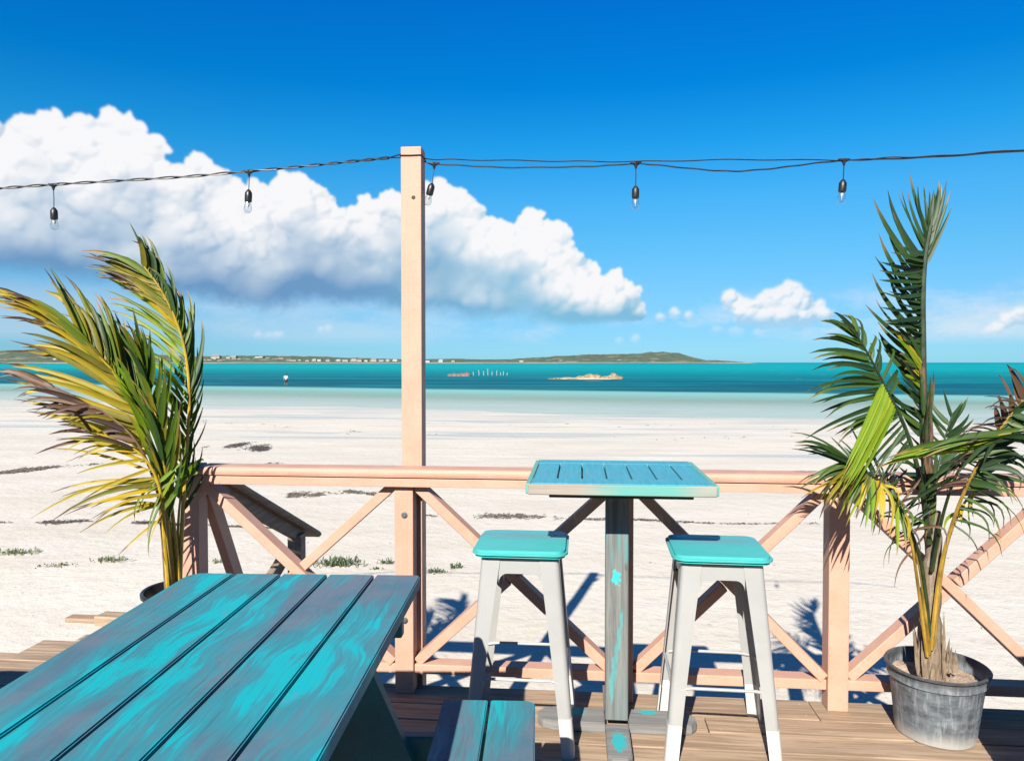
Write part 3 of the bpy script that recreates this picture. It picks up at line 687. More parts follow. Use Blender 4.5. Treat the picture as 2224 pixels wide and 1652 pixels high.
for y in (-.22, -1.50):
    for sx in (1, -1):
        bm = bmesh.new(); up = Vector((0, 1, 0))
        a = Vector((sx*.10, y, .80)); b = Vector((sx*.50, y, .005)); w = .19
        v = [(.0, .832), (.19, .832), (.565, 0.), (.345, 0.)]
        vs = [bm.verts.new((sx*p, y-.019, z)) for p, z in v]; f = bm.faces.new(vs); r = bmesh.ops.extrude_face_region(bm, geom=[f])
        for q in r['geom']:
            if isinstance(q, bmesh.types.BMVert): q.co.y = y+.019
        build('leg', bm, mside, pt)
    bm = bmesh.new(); add_box(bm, (0, y+.040, .785), (.70, .038, .092), None, .004); build('top_beam', bm, mside, pt)
    bm = bmesh.new(); add_box(bm, (0, y+.040, .378), (1.42, .038, .138), None, .004); build('bench_beam', bm, mside, pt)

# ---------------------------------------------------------------- bar table
def m_grey_post():
    s = MT('grey_post_with_paint'); g = s.noise(s.co((30, 30, 1.5)), 1.5, 6, .65, .5); f = s.noise(s.co((120, 120, 4)), 1.5, 3, .6)
    col = s.mix(s.maprange(g, .3, .7), (.14, .155, .155), (.28, .29, .28)); col = s.mix(s.maprange(s.noise(s.co((6, 6, 1)), 1.4, 3, .6), .5, .7, 0, .6), col, (.20, .27, .28))
    kn = s.vor(s.co((4, 4, 1.5)), 2.2); col = s.mix(s.maprange(kn, .04, .07, .7, 0.), col, (.12, .09, .07))
    st = s.noise(s.co((38, 38, 2.2)), 1.5, 4, .6); p = s.xyz(s.tc.outputs['Object']); up_ = s.math('MULTIPLY', s.maprange(st, .48, .62), s.math('MULTIPLY', s.maprange(p[2], .66, .74), s.maprange(p[2], .90, .82)))
    col = s.mix(s.math('MULTIPLY', up_, .6), col, (.08, .40, .42)); col = blotch(s, col, (.04, .62, .62), [((-.006, -.048, .652), (.015, .03, .020)), ((-.018, -.048, .640), (.009, .03, .012)), ((.008, -.048, .664), (.010, .03, .009)), ((-.012, -.048, .674), (.007, .03, .010)), ((.012, -.048, .640), (.007, .03, .008)), ((-.002, -.048, .628), (.008, .03, .009)), ((.009, -.048, .617), (.003, .03, .004))]); col = s.mix(.45, blotch(s, col, (.06, .52, .54), [((.018-.010*i, -.048, .47-.072*i), (.009, .03, .055)) for i in range(5)], .9), col)
    return s.fin(col, .75, s.bump(s.math('ADD', g, f), .5, .002), spec=.2)
def m_bar_top():
    s = MT('blue_washed_top'); f = s.noise(s.co((60, 3, 3), rnd=5), 1.6, 5, .65, .5); b = s.noise(s.co((5, 3, 3), (0, 0, .5)), 1.6, 4, .6)
    col = s.mix(s.maprange(f, .3, .7), (.07, .37, .48), (.115, .46, .57)); col = s.mix(s.math('MULTIPLY', s.maprange(b, .5, .7), .5), col, (.17, .36, .44)); col = s.mix(s.math('MULTIPLY', s.maprange(b, .45, .3), .5), col, (.03, .46, .60))
    return s.fin(col, .5, s.bump(f, .4, .001), spec=.3)
def m_edge():
    s = MT('washed_edge'); g = s.noise(s.co((1.5, 30, 30)), 1.5, 5, .65, .4); b = s.noise(s.co((2.4, 4, 4), loc=(.4, 0, 0)), 1.6, 3, .6); p = s.xyz(s.tc.outputs['Object'])
    col = s.mix(s.maprange(g, .3, .7), (.36, .31, .26), (.50, .44, .38)); m = s.math('MULTIPLY', s.maprange(s.math('ADD', p[0], s.math('MULTIPLY', b, .25)), -.05, .14), s.maprange(g, .25, .5, .4, .9)); m = s.math('MULTIPLY', m, s.maprange(p[0], .31, .18, .25, 1.))
    col = s.mix(m, col, (.13, .47, .42)); return s.fin(col, .7, s.bump(g, .4, .001), spec=.2)
bt = thing('bar_table', (.445, 3.125, 0), DA, 'tall square bar table with blue slatted top on a grey post', 'bar table')
mbt, med, mgp = m_bar_top(), m_edge(), m_grey_post()
W2 = .343
for s, wd in ((-1, .125), (1, .115)):
    bm = bmesh.new(); add_box(bm, (0, 0, 0), (2*W2, wd, .026), None, .002); build('border_board', bm, mbt, bt, loc=(0, s*(W2-wd/2-.004*(s < 0)), 1.077))
n = 7; pw_ = 2*W2/n
for k in range(n):
    bm = bmesh.new(); add_box(bm, (0, 0, 0), (pw_-.0065, 2*W2-.245, .026), None, .002); build('slat', bm, mbt, bt, loc=(-W2+pw_*(k+.5), -.0+.003, 1.0768))
for (cx, cy, sx, sy) in ((0, -W2-.005, 2*W2+.02, .020), (0, W2+.011, 2*W2+.02, .020), (-W2-.011, .003, .020, 2*W2-.006), (W2+.011, .003, .020, 2*W2-.006)):
    bm = bmesh.new(); add_box(bm, (0, 0, 0), (sx, sy, .040), None, .003); build('edge_board', bm, med, bt, loc=(cx, cy, 1.068))
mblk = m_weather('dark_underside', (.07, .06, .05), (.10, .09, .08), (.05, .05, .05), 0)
for y in (-.27, 0, .27):
    bm = bmesh.new(); add_box(bm, (0, 0, 0), (.55, .07, .022), None, .002); build('cleat', bm, mblk, bt, loc=(0, y, 1.0400 if y < -.2 else 1.0515))
bm = bmesh.new(); add_box(bm, (0, 0, .541), (.095, .095, .996), None, .004); build('post', bm, mgp, bt)
mft = m_weather('foot_timber', (.30, .28, .26), (.42, .39, .36), (.22, .21, .20), 0)
def m_foot():
    s = MT('foot_board_with_paint'); g = s.noise(s.co((1.5, 30, 30), rnd=3), 1.5, 6, .65, .5)
    col = s.mix(s.maprange(g, .3, .7), (.20, .20, .20), (.32, .315, .305))
    col = blotch(s, col, (.03, .50, .54), [((-.165, .03, .045), (.035, .03, .03)), ((.14, .05, .045), (.04, .02, .03)), ((.004, -.21, .045), (.03, .07, .03))])
    return s.fin(col, .75, s.bump(g, .5, .002), spec=.2)
mfo = m_foot()
for s in (-1, 1):
    bm = bmesh.new(); slab(bm, [(s*a, b) for a, b in ((.049, -.07), (.049, .07), (.26, .07), (.31, .055), (.335, .02), (.335, -.02), (.31, -.055), (.26, -.07))], .001, .042, .004); build('foot_board', bm, mfo, bt)
for s in (-1, 1):
    bm = bmesh.new(); slab(bm, [(a, s*b) for a, b in ((-.048, .072), (.048, .072), (.048, .32), (.03, .345), (-.03, .345), (-.048, .32))], .001, .042, .004); build('foot_board', bm, mfo, bt)

# ---------------------------------------------------------------- bar stools
def m_metal_paint(name, c, chips=.5):
    s = MT(name); n = s.noise(s.co((1, 1, 1)), 5, 5, .65); n2 = s.noise(s.co(), 38, 5, .75)
    col = s.mix(s.maprange(n, .35, .7), c, tuple(x*.90 for x in c)); col = s.mix(s.math('MULTIPLY', s.maprange(n2, .68, .76), chips), col, (.20, .12, .07))
    return s.fin(col, s.maprange(n, .3, .7, .30, .45), s.bump(n, .1, .002), spec=.5)
mlg = m_metal_paint('warm_grey_enamel', (.46, .465, .46)); mwf = m_metal_paint('white_enamel', (.74, .73, .71), .8)
def m_seat():
    s = MT('turquoise_seat'); f = s.noise(s.co((5, 60, 5)), 1.5, 5, .65, .4); b = s.noise(s.co((3, 6, 4)), 1.8, 4, .6); p = s.xyz(s.tc.outputs['Object'])
    col = s.mix(s.maprange(f, .3, .7), (.06, .50, .49), (.09, .57, .55)); m = s.math('MULTIPLY', s.maprange(p[1], -.05, .10), s.maprange(b, .38, .6, .35, .95))
    col = s.mix(m, col, (.17, .37, .42)); return s.fin(col, s.maprange(b, .3, .7, .35, .5), s.bump(f, .25, .001), spec=.4)
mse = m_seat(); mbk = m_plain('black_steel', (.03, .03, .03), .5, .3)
def leg_outline(c, w, r, t, sx, sy):
    """angle section: folded corner at c, flanges of width w running inwards"""
    o = []; i_ = []
    for k in range(6):
        a = rad(90*k/5); o.append((c+r*math.cos(a)-r, c+r*math.sin(a)-r)); i_.append((c+(r-t)*math.cos(a)-r, c+(r-t)*math.sin(a)-r))
    o = [(c, c-w)]+o+[(c-w, c)]; i_ = [(c-t, c-w)]+i_+[(c-w, c-t)]
    return [(sx*x, sy*y) for x, y in o+i_[::-1]]
def leg_bm(sx, sy, z0, z1, grow=0., n=8):
    bm = bmesh.new(); rings = []
    for k in range(n+1):
        z = z0+(z1-z0)*k/n; f = (z/.765); c = .222-(.222-.156)*f+grow; w = .050+(.078-.050)*f**1.4+grow
        rings.append([bm.verts.new((x, y, z)) for x, y in leg_outline(c, w, .020, .003+grow*2, sx, sy)])
    m = len(rings[0])
    for a, b in zip(rings, rings[1:]):
        for k in range(m): bm.faces.new((a[k], a[(k+1) % m], b[(k+1) % m], b[k]))
    bm.faces.new(rings[0]); bm.faces.new(rings[-1]); return bm
def make_stool():
    r = thing('bar_stool', (0, 0, 0), 0, '', 'bar stool', 'bar stools at the tall table')
    bm = bmesh.new(); slab(bm, round_rect(.385, .385, .058, n=7), .774, .804, .011); build('seat', bm, mse, r, True)
    s_ = r.children[-1]; 
    for sx, sy in ((1, 1), (-1, 1), (-1, -1), (1, -1)):
        l = build('leg', leg_bm(sx, sy, .14, .765), mlg, r, True); build('foot', leg_bm(sx, sy, .0, .15, .0012, 3), mwf, l, True)
    bm = bmesh.new(); slab(bm, round_rect(.309, .309, .022), .754, .764, .003); build('seat_pan', bm, mlg, r, True)
    bm = bmesh.new(); slab(bm, round_rect(.300, .300, .022), .7645, .7735, 0); build('seat_pad', bm, mbk, r)  # black sheet standing in for the shaded gap under the seat
    for a in range(4):                                             # skirts with rounded lower corners between the legs
        bm = bmesh.new(); M = Matrix.Rotation(rad(90*a), 4, 'Z'); pr = []
        hw = .085
        pts = [(-hw, .765), (-hw, .665)]+[(-hw+.034-.034*math.cos(rad(90*i/5)), .665+.040*math.sin(rad(90*i/5))) for i in range(1, 6)]
        pts += [(-x, z) for x, z in pts[::-1]]
        for yy in (-.1535, -.1510): pr.append([bm.verts.new(M @ Vector((x, yy-(.765-z)*.030, z))) for x, z in pts])
        m = len(pts); bm.faces.new(pr[0]); bm.faces.new(pr[1][::-1])
        for k in range(m): bm.faces.new((pr[0][k], pr[0][(k+1) % m], pr[1][(k+1) % m], pr[1][k]))
        build('skirt', bm, mlg, r)
    for a in range(4):
        c = .222-(.066)*(.29/.765)-.006; M = Matrix.Rotation(rad(90*a), 4, 'Z')
        bm = bmesh.new(); add_tube(bm, [M @ Vector((x, -c, z)) for x, z in ((-c+.02, .285), (-c+.07, .292), (c-.07, .292), (c-.02, .285))], .0065, 8); build('rung', bm, mlg, r, True)
    for s in (1, -1):
        bm = bmesh.new(); add_tube(bm, [(-.150*s, -.150, .655), (-.05*s, -.05, .712), (.05*s, .05, .712), (.150*s, .150, .655)], .006, 6); build('strap', bm, mbk, r, True)
    return r
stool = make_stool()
def put_stool(o, x, y, rz, label): o.location = (x, y, 0); o.rotation_euler = (0, 0, rz); o['label'] = label
put_stool(stool, .045, 3.095, DA*1.0, 'grey metal bar stool with turquoise seat, left of the bar table')
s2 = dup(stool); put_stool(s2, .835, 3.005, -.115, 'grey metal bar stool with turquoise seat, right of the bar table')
for o in s2.children:
    if o.name.startswith('seat') and 'pan' not in o.name: pass

# ---------------------------------------------------------------- pots
def m_galv():
    s = MT('dull_galvanised'); n = s.noise(s.co((6, 6, 14)), 2.5, 6, .7); v = s.noise(s.co((40, 40, 3)), 1.5, 4, .7); p = s.xyz(s.tc.outputs['Object']); n3 = s.noise(s.co((3, 3, 3)), 2.2, 4, .6)
    col = s.mix(s.maprange(n, .3, .7), (.085, .10, .12), (.235, .27, .305)); col = s.mix(s.math('MULTIPLY', s.maprange(v, .45, .7), .5), col, (.50, .54, .57))
    col = s.mix(s.math('MULTIPLY', s.maprange(n3, .5, .68), .5), col, (.12, .12, .125))
    pale_foot = s.maprange(s.math('ADD', p[2], s.math('MULTIPLY', s.math('SUBTRACT', n, .5), .10)), .075, .01); col = s.mix(s.math('MULTIPLY', pale_foot, .8), col, (.60, .58, .55))  # paler towards the foot of the pot
    rimd = s.maprange(p[2], .245, .275); col = s.mix(s.math('MULTIPLY', rimd, .7), col, (.06, .06, .065))
    return s.fin(col, s.maprange(n, .3, .7, .45, .7), s.bump(s.math('ADD', n, v), .3, .002), .15, .4)
def make_pot(name, loc, R0, R1, H, m, label, tilt=0.):
    t = thing(name, loc, 0, label, 'plant pot')
    bm = bmesh.new(); pr = [(.0001, .0), (R0-.008, 0), (R0, .006), (R0+(R1-R0)*.78-.004, H*.80), (R0+(R1-R0)*.80+.005, H*.82), (R1-.006, H*.955), (R1+.007, H*.965), (R1+.008, H-.003), (R1+.003, H), (R1-.006, H-.003), (R1-.010, H*.93), (R0-.006, .012)]
    rr = add_lathe(bm, pr, n=56)
    for ring in rr:
        for k, v in enumerate(ring):
            a = 2*math.pi*k/56; q = 1+.012*math.sin(3*a+v.co.z*9)+.006*math.sin(7*a); v.co.x *= q; v.co.y *= q
    o = build('shell', bm, m, t, True); return t
mg = m_galv(); mbp = m_plain('black_plastic', (.018, .02, .024), .35, var=.3)
PR = Vector((1.775, 3.065, 0)); PRH = .292
potr = make_pot('plant_pot', PR, .150, .190, PRH, mg, 'dull grey metal pot holding the right palm', .03)
PL = Vector(P(407, 1282, 3.34)); PL.z = 0; PLH = .525
potl = make_pot('plant_pot', PL, .15, .186, PLH, mbp, 'black plastic pot behind the picnic table, holding the left palm')
def soil(t, R, z, m, seed):
    bm = bmesh.new(); c = bm.verts.new((0, 0, z)); prev = None
    for i in range(1, 13):
        ring = []
        for k in range(40):
            a = 2*math.pi*k/40; r = R*i/12; ring.append(bm.verts.new((r*math.cos(a), r*math.sin(a), z+.03*noise.noise(Vector((r*9*math.cos(a), r*9*math.sin(a), seed)))+.012*noise.noise(Vector((r*40*math.cos(a), r*40*math.sin(a), seed))))))
        for k in range(40):
            if prev is None: bm.faces.new((c, ring[k], ring[(k+1) % 40]))
            else: bm.faces.new((prev[k], ring[k], ring[(k+1) % 40], prev[(k+1) % 40]))
        prev = ring
    build('soil', bm, m, t, True)
def m_soil():
    s = MT('sandy_soil'); n = s.noise(s.co(), 30, 5, .7); n2 = s.noise(s.co(), 120, 3, .7); col = s.mix(s.maprange(n, .35, .7), (.50, .36, .26), (.66, .53, .42)); col = s.mix(s.math('MULTIPLY', s.maprange(n2, .58, .68), .8), col, (.18, .11, .07))
    return s.fin(col, .95, s.bump(s.math('ADD', n, n2), .9, .006), spec=.1)
ms = m_soil(); soil(potr, .174, PRH-.058, ms, 1); soil(potl, .172, PLH-.07, ms, 5)

# unseen box added beyond the right edge to cast the shadow across the deck
t = thing('side_counter', (2.22, 1.85, 0), 0, 'plain timber serving counter beyond the right edge of the deck view', 'counter')
bm = bmesh.new(); add_box(bm, (0, 0, .80), (.98, 1.16, .04), None, .005); build('blocker_top', bm, mdk, t)
for k in range(5):
    for sx in (-1, 1):
        bm = bmesh.new(); add_box(bm, (sx*.46, 0, .10+.15*k), (.03, 1.10, .142), None, .003); build('side_board', bm, mgr, t)
    bm = bmesh.new(); add_box(bm, (0, .565, .10+.15*k), (.94, .03, .142), None, .003); build('end_board', bm, mdk, t)

# unseen drum shape added outside the left edge to shade the deck by the steps
t = thing('round_table', (-2.85, 2.0, 0), 0, 'round timber drum table on the deck left of the view', 'table')
bm = bmesh.new(); rr = add_lathe(bm, [(.0001, .74), (.60, .74), (.61, .75), (.61, .77), (.60, .78), (.0001, .78)], n=40); build('drum_top', bm, mdk, t)
bm = bmesh.new(); add_lathe(bm, [(.0001, .002), (.34, .002), (.42, .37), (.34, .738), (.0001, .738)], n=30); build('drum', bm, mgr, t)

# unseen walls and roof added behind the viewer to cut the sky fill
bb = thing('skylight_blocker', (0, -4.9, -.8), DA, 'timber beach bar behind the deck, outside the view', 'light blocker')
mbb = m_weather('blocker_cladding', (.30, .22, .15), (.38, .28, .20), (.25, .18, .13), 0)
for k in range(17):
    if k in (8, 9, 10, 11, 12):
        for sx in (-1, 1):
            bm = bmesh.new(); add_box(bm, (sx*5.1, 0, .12+.2*k+.8), (3.8, .03, .19), None, .003); build('blocker_board', bm, mbb, bb)
    else:
        bm = bmesh.new(); add_box(bm, (0, 0, .12+.2*k+.8), (14, .03, .19), None, .003); build('blocker_board', bm, mbb, bb)
bm = bmesh.new(); add_box(bm, (0, .0, 1.6+.8), (6.5, .5, .05), None, .004); build('blocker_top', bm, mdk, bb)
bm = bmesh.new(); add_box(bm, (0, -1.6, 4.35), (15, 4.2, .10), (rad(-7), 0, 0), .01); build('roof', bm, mgr, bb)
bm = bmesh.new(); add_box(bm, (0, -3.2, 2.4), (14, .05, 3.2), None, 0); build('blocker_back', bm, mbb, bb)

# ---------------------------------------------------------------- festoon lights
mcb = m_plain('black_rubber', (.012, .012, .014), .45, var=.2)
def m_glass():
    s = MT('clear_glass'); lw = s.n('ShaderNodeLayerWeight'); lw.inputs[0].default_value = .35; tr = s.n('ShaderNodeBsdfTransparent'); tr.inputs[0].default_value = (.93, .95, .96, 1); gl = s.n('ShaderNodeBsdfGlossy'); gl.inputs['Roughness'].default_value = .04; mx = s.n('ShaderNodeMixShader'); s.l(s.maprange(lw.outputs['Facing'], 0, 1, .06, .75), mx.inputs[0]); s.l(tr.outputs[0], mx.inputs[1]); s.l(gl.outputs[0], mx.inputs[2]); s.l(mx.outputs[0], s.out.inputs[0]); return s.m
    s = MT('clear_glass'); s.p.inputs['Transmission Weight'].default_value = 1; s.p.inputs['IOR'].default_value = 1.08; s.fin((.97, .98, 1), .03); return s.m
mgl = m_glass(); mfl = m_plain('filament_support', (.85, .84, .80), .4)
LY = lambda x: 3.60-(x-875)*.00019
def cp(x, y, dY=0.): return P(x, y, LY(x)+dY)
cab = thing('light_cable', (0, 0, 0), 0, 'black twisted festoon cable strung across the view and tied round the tall post', 'cable')
cab.location = cp(858, 345)
def strand(name, pts, r, amp=0., ph=0., n=160, per=26.):
    s = spline([cp(*p) for p in pts], n); out = []
    for i, p in enumerate(s):
        a = ph+2*math.pi*i*per/n; out.append(p+Vector((0, math.cos(a), math.sin(a)))*amp)
    bm = bmesh.new(); add_tube(bm, out, r, 6); build(name, bm, mcb, cab, True, world=True)
lft = [(-260, 428, -.1), (-60, 413), (0, 409), (115, 401), (250, 393), (400, 384), (540, 372), (660, 361), (760, 351), (845, 343)]
strand('strand', lft, .0036, .0046, 0., per=11); strand('strand', lft, .0036, .0046, math.pi, per=11)
lowr = [(914, 348), (925, 352), (942, 356), (1010, 360), (1100, 364), (1220, 363), (1300, 361), (1380, 356), (1440, 360), (1530, 369), (1600, 372), (1680, 366), (1760, 356), (1833, 349), (1920, 346), (2050, 340), (2224, 328), (2500, 312, -.1)]
strand('strand', lowr, .0034, .0012, .0, 220, 20)
upr = [(913, 346), (1000, 347), (1200, 350), (1380, 351), (1600, 347), (1830, 348), (1920, 343), (2050, 338), (2224, 325), (2500, 309, -.1)]
strand('wire', upr, .0030, .0020, 1., 220, 12)
# turns round the head of the post
PT = tp.location+Vector((0, 0, 3.07)); Ud = Vector((math.cos(DA), math.sin(DA), 0)); Vd = Vector((-math.sin(DA), math.cos(DA), 0))
zc = cp(885, 347).z
def pc(u, v, z): return Vector((tp.location.x, tp.location.y, z))+Ud*u+Vd*v
bm = bmesh.new(); add_tube(bm, [cp(845, 343), pc(-.056, -.0, zc+.002), pc(-.053, -.051, zc), pc(0, -.0505, zc-.001), pc(.052, -.051, zc), pc(.054, 0, zc-.002), cp(925, 352)], .0028, 6); build('loop', bm, mcb, cab, True, world=True)
bm = bmesh.new(); add_tube(bm, [cp(845, 343), pc(-.062, .0, zc+.018), pc(-.053, .03, zc+.035), pc(-.03, .051, zc+.03), pc(.03, .051, zc+.01), pc(.053, .02, zc+.003), cp(918, 349)], .0032, 6); build('loop', bm, mcb, cab, True, world=True)
def lamp(x, y, ys, yb, dx, label):
    """y cable, ys top of socket, yb foot of bulb; dx sideways swing of the foot"""
    top = cp(x, y); t = thing('festoon_lamp', top, 0, label, 'light bulb', 'bulbs hanging from the cable')
    k = top.y/1606.; s0 = Vector(((dx*.25)*k, 0, -(ys-y)*k)); ax = (Vector((dx*k, 0, -(yb-y)*k))-s0).normalized()
    M = Matrix.Translation(s0) @ ax.to_track_quat('-Z', 'Y').to_matrix().to_4x4(); Lb = (yb-ys)*k*1.02
    bm = bmesh.new(); add_tube(bm, [(-.026, 0, .004), (-.008, 0, -.001), (.008, 0, -.001), (.026, 0, .004)], [.0045, .009, .009, .0045], 8)
    add_tube(bm, [(0, 0, .006), (0, 0, -.012), (.0, 0, -.026)], [.0105, .008, .0035], 8); build('clip', bm, mcb, t, True)
    bm = bmesh.new(); add_tube(bm, [(0, 0, -.02), s0*.55+Vector((.001, 0, 0)), s0], .0024, 6); build('drop_cord', bm, mcb, t, True)
    bm = bmesh.new(); h = Lb*.53; add_lathe(bm, [(.0001, 0), (.006, -.001), (.010, -.006), (.0165, -.016), (.0175, -h*.55), (.0172, -h+.004), (.0158, -h), (.001, -h)], n=16, M=M); build('socket', bm, mcb, t, True)
    bm = bmesh.new(); g = Lb-h; add_lathe(bm, [(.012, -h+.002), (.0135, -h-.006), (.0175, -h-g*.40), (.0195, -h-g*.60), (.0175, -h-g*.83), (.010, -h-g*.96), (.0001, -h-g)], n=18, M=M); build('bulb', bm, mgl, t, True)
    bm = bmesh.new(); add_lathe(bm, [(.0001, -h), (.0072, -h-.002), (.0080, -h-g*.28), (.005, -h-g*.36), (.0015, -h-g*.5), (.0012, -h-g*.68), (.0001, -h-g*.7)], n=10, M=M); build('filament_holder', bm, mfl, t, True)
lamp(116, 402, 450, 498, 1, 'clear bulb in black socket, leftmost on the cable, hanging before the cloud')
lamp(541, 373, 411, 461, -4, 'clear bulb in black socket halfway between left edge and tall post')
lamp(943, 356, 397, 446, -17, 'tilted clear bulb in black socket hanging just right of the tall post')
lamp(1381, 355, 403, 453, -1, 'clear bulb in black socket above the bar table')
lamp(1833, 348, 389, 440, -5, 'clear bulb in black socket, rightmost, left of the tall palm frond')

# ================================================================ PALMS
ml_g = m_leaf('leaf_dark_green', (.020, .058, .014), (.045, .100, .020), (.20, .15, .05), .86, .30)
ml_m = m_leaf('leaf_green', (.075, .150, .010), (.16, .23, .015), (.30, .18, .05), .82, .40)
ml_l = m_leaf('leaf_lime', (.17, .31, .008), (.32, .40, .015), (.35, .25, .05), .9, .45)
ml_y = m_leaf('leaf_gold', (.36, .29, .015), (.58, .41, .022), (.10, .05, .035), .80, .35)
ml_o = m_leaf('leaf_olive', (.15, .15, .012), (.32, .26, .02), (.075, .042, .035), .72, .40)
ml_b = m_leaf('leaf_dead', (.06, .035, .030), (.17, .095, .055), (.05, .03, .03), .8, .15)
mr_y = m_plain('rib_yellow', (.56, .37, .035), .4, var=.25, sc_=14); mr_g = m_plain('rib_green', (.025, .05, .014), .45, var=.3, sc_=14); mr_b = m_plain('rib_brown', (.20, .12, .06), .6, var=.3, sc_=14)
def m_fibre():
    s = MT('palm_fibre'); n = s.noise(s.co((60, 60, 5)), 1.5, 6, .7, 1.); n2 = s.noise(s.co(), 12, 4, .6)
    col = s.mix(s.maprange(n, .3, .7), (.17, .12, .08), (.42, .33, .24)); col = s.mix(s.math('MULTIPLY', s.maprange(n2, .55, .7), .6), col, (.52, .44, .34))
    return s.fin(col, .9, s.bump(n, .9, .006), spec=.1)
mfb = m_fibre()
ml_d = m_leaf('leaf_mid_green', (.035, .085, .012), (.085, .15, .02), (.30, .20, .06), .84, .35)
ml_k = m_leaf('leaf_deep_green', (.014, .042, .012), (.036, .082, .018), (.16, .12, .05), .88, .25)
mr_yb = m_plain('rib_ochre', (.36, .22, .03), .45, var=.5, sc_=9)
rp = random.Random(21); LW = .84
def leaf_mesh(parent, b, tip, bow, w, m, nrm, seg=7):
    """one leaflet: a folded tapering blade from b to tip, bent by bow"""
    bm = bmesh.new(); uvl = bm.loops.layers.uv.new('UVMap'); prev = None; ctr = (b+tip)*.5
    L_ = (tip-b).length
    for i in range(seg+1):
        s = i/seg; p = b.lerp(tip, s)+bow*(4*s*(1-s))*(.6+.8*s); s2 = min(1, s+.02); q = b.lerp(tip, s2)+bow*(4*s2*(1-s2))*(.6+.8*s2); s1 = max(0, s-.02); q0 = b.lerp(tip, s1)+bow*(4*s1*(1-s1))*(.6+.8*s1)
        d = (q-q0).normalized(); sd = d.cross(nrm).normalized(); up = sd.cross(d)
        ww = w*min(1, .35+s/.22)*(max(0, 1-s**2.2))**.8*.5+.0006
        ring = [bm.verts.new(p-sd*ww-ctr+up*ww*.45), bm.verts.new(p-ctr), bm.verts.new(p+sd*ww-ctr+up*ww*.45)]
        if prev:
            for k in range(2):
                f = bm.faces.new((prev[k], prev[k+1], ring[k+1], ring[k])); f.smooth = True
                for lp, (uu, vv) in zip(f.loops, ((s-1/seg, k*.5), (s-1/seg, k*.5+.5), (s, k*.5+.5), (s, k*.5))): lp[uvl].uv = (uu, vv)
        prev = ring
    me = bpy.data.meshes.new('leaflet'); bm.to_mesh(me); bm.free(); me.materials.append(m)
    o = bpy.data.objects.new('leaflet', me); C.objects.link(o); o.parent = parent
    root = parent
    while root.parent: root = root.parent
    o.location = ctr-root.location
def frond(root, rach, r0, mrib, groups, r1=.0025, name='frond'):
    """rach: chart points (x, y, Y). groups: (t0, t1, n, off0, off1, bow, width, mats[, jitter])"""
    sp = spline([Vector(p) for p in rach], 60); pts = [P(p.x, p.y, p.z) for p in sp]
    bm = bmesh.new(); add_tube(bm, pts[::2]+[pts[-1]], [r0+(r1-r0)*(i/30.)**.8 for i in range(31)], 7)
    fr = build(name, bm, mrib, root, True, world=True)
    for g in groups:
        t0, t1, n, o0, o1, bow, w, mats = g[:8]; jt = g[8] if len(g) > 8 else 1.
        for i in range(n):
            f = (i+.5)/n; t = t0+(t1-t0)*f; q = min(59, t*59); k = min(58, int(q)); c = sp[k].lerp(sp[k+1], q-k)
            off = [o0[j]+(o1[j]-o0[j])*f for j in range(3)]
            ln = 1+rp.uniform(-.30, .12)*jt; ox = off[0]*ln+rp.uniform(-17, 17)*jt; oy = off[1]*ln+rp.uniform(-17, 17)*jt
            b = P(c.x, c.y, c.z); tp_ = P(c.x+ox, c.y+oy, c.z+off[2]+rp.uniform(-.05, .05)*jt)
            k_ = c.z/1606.; bw = Vector((bow[0]*k_, bow[2] if len(bow) > 2 else 0, -bow[1]*k_))*rp.uniform(.2, 1.15)
            nrm = Vector((rp.uniform(-.5, .5), -1, rp.uniform(-.3, .8))).normalized()
            m = rp.choice(mats) if isinstance(mats, list) else mats
            leaf_mesh(fr, b, tp_, bw, w*LW*rp.uniform(.7, 1.15), m, nrm)
    return fr
LW = 1.02
# ---- left palm, bent over by the wind from the right
pl = thing('palm', PL+Vector((-.05, 0, PLH-.06)), 0, 'young yellow-green palm blown over to the left, in the black pot', 'palm')
Y = 3.34
stemsoil = [(374, 1305), (374, 1290)]
frond(pl, [(376, 1312, Y), (372, 1225, Y), (360, 1100, Y), (342, 1010, Y), (316, 930, Y-.02), (284, 864, Y-.05), (246, 807, Y-.08), (192, 750, Y-.1), (120, 700, Y-.12)], .019, mr_y, [
    (.40, .60, 15, (-225, -40, -.05), (-300, -95, -.1), (0, -22), .027, [ml_y, ml_o, ml_y]),
    (.58, .86, 17, (-290, -110, -.1), (-235, -150, -.1), (15, -26), .028, [ml_y, ml_o, ml_m, ml_o]),
    (.48, .90, 26, (-30, -215, .15), (-100, -165, .05), (14, -10), .026, [ml_g, ml_m, ml_o, ml_m]),
    (.50, .80, 12, (-120, -225, .1), (-150, -165, .05), (22, -22), .028, [ml_m, ml_o, ml_y]),
    (.88, 1., 8, (-190, -110, -.1), (-160, -60, -.1), (10, -16), .024, [ml_y, ml_o]),
    (.34, .56, 10, (-75, -175, -.12), (-60, -130, -.1), (10, -5), .032, [ml_l, ml_l, ml_m])])
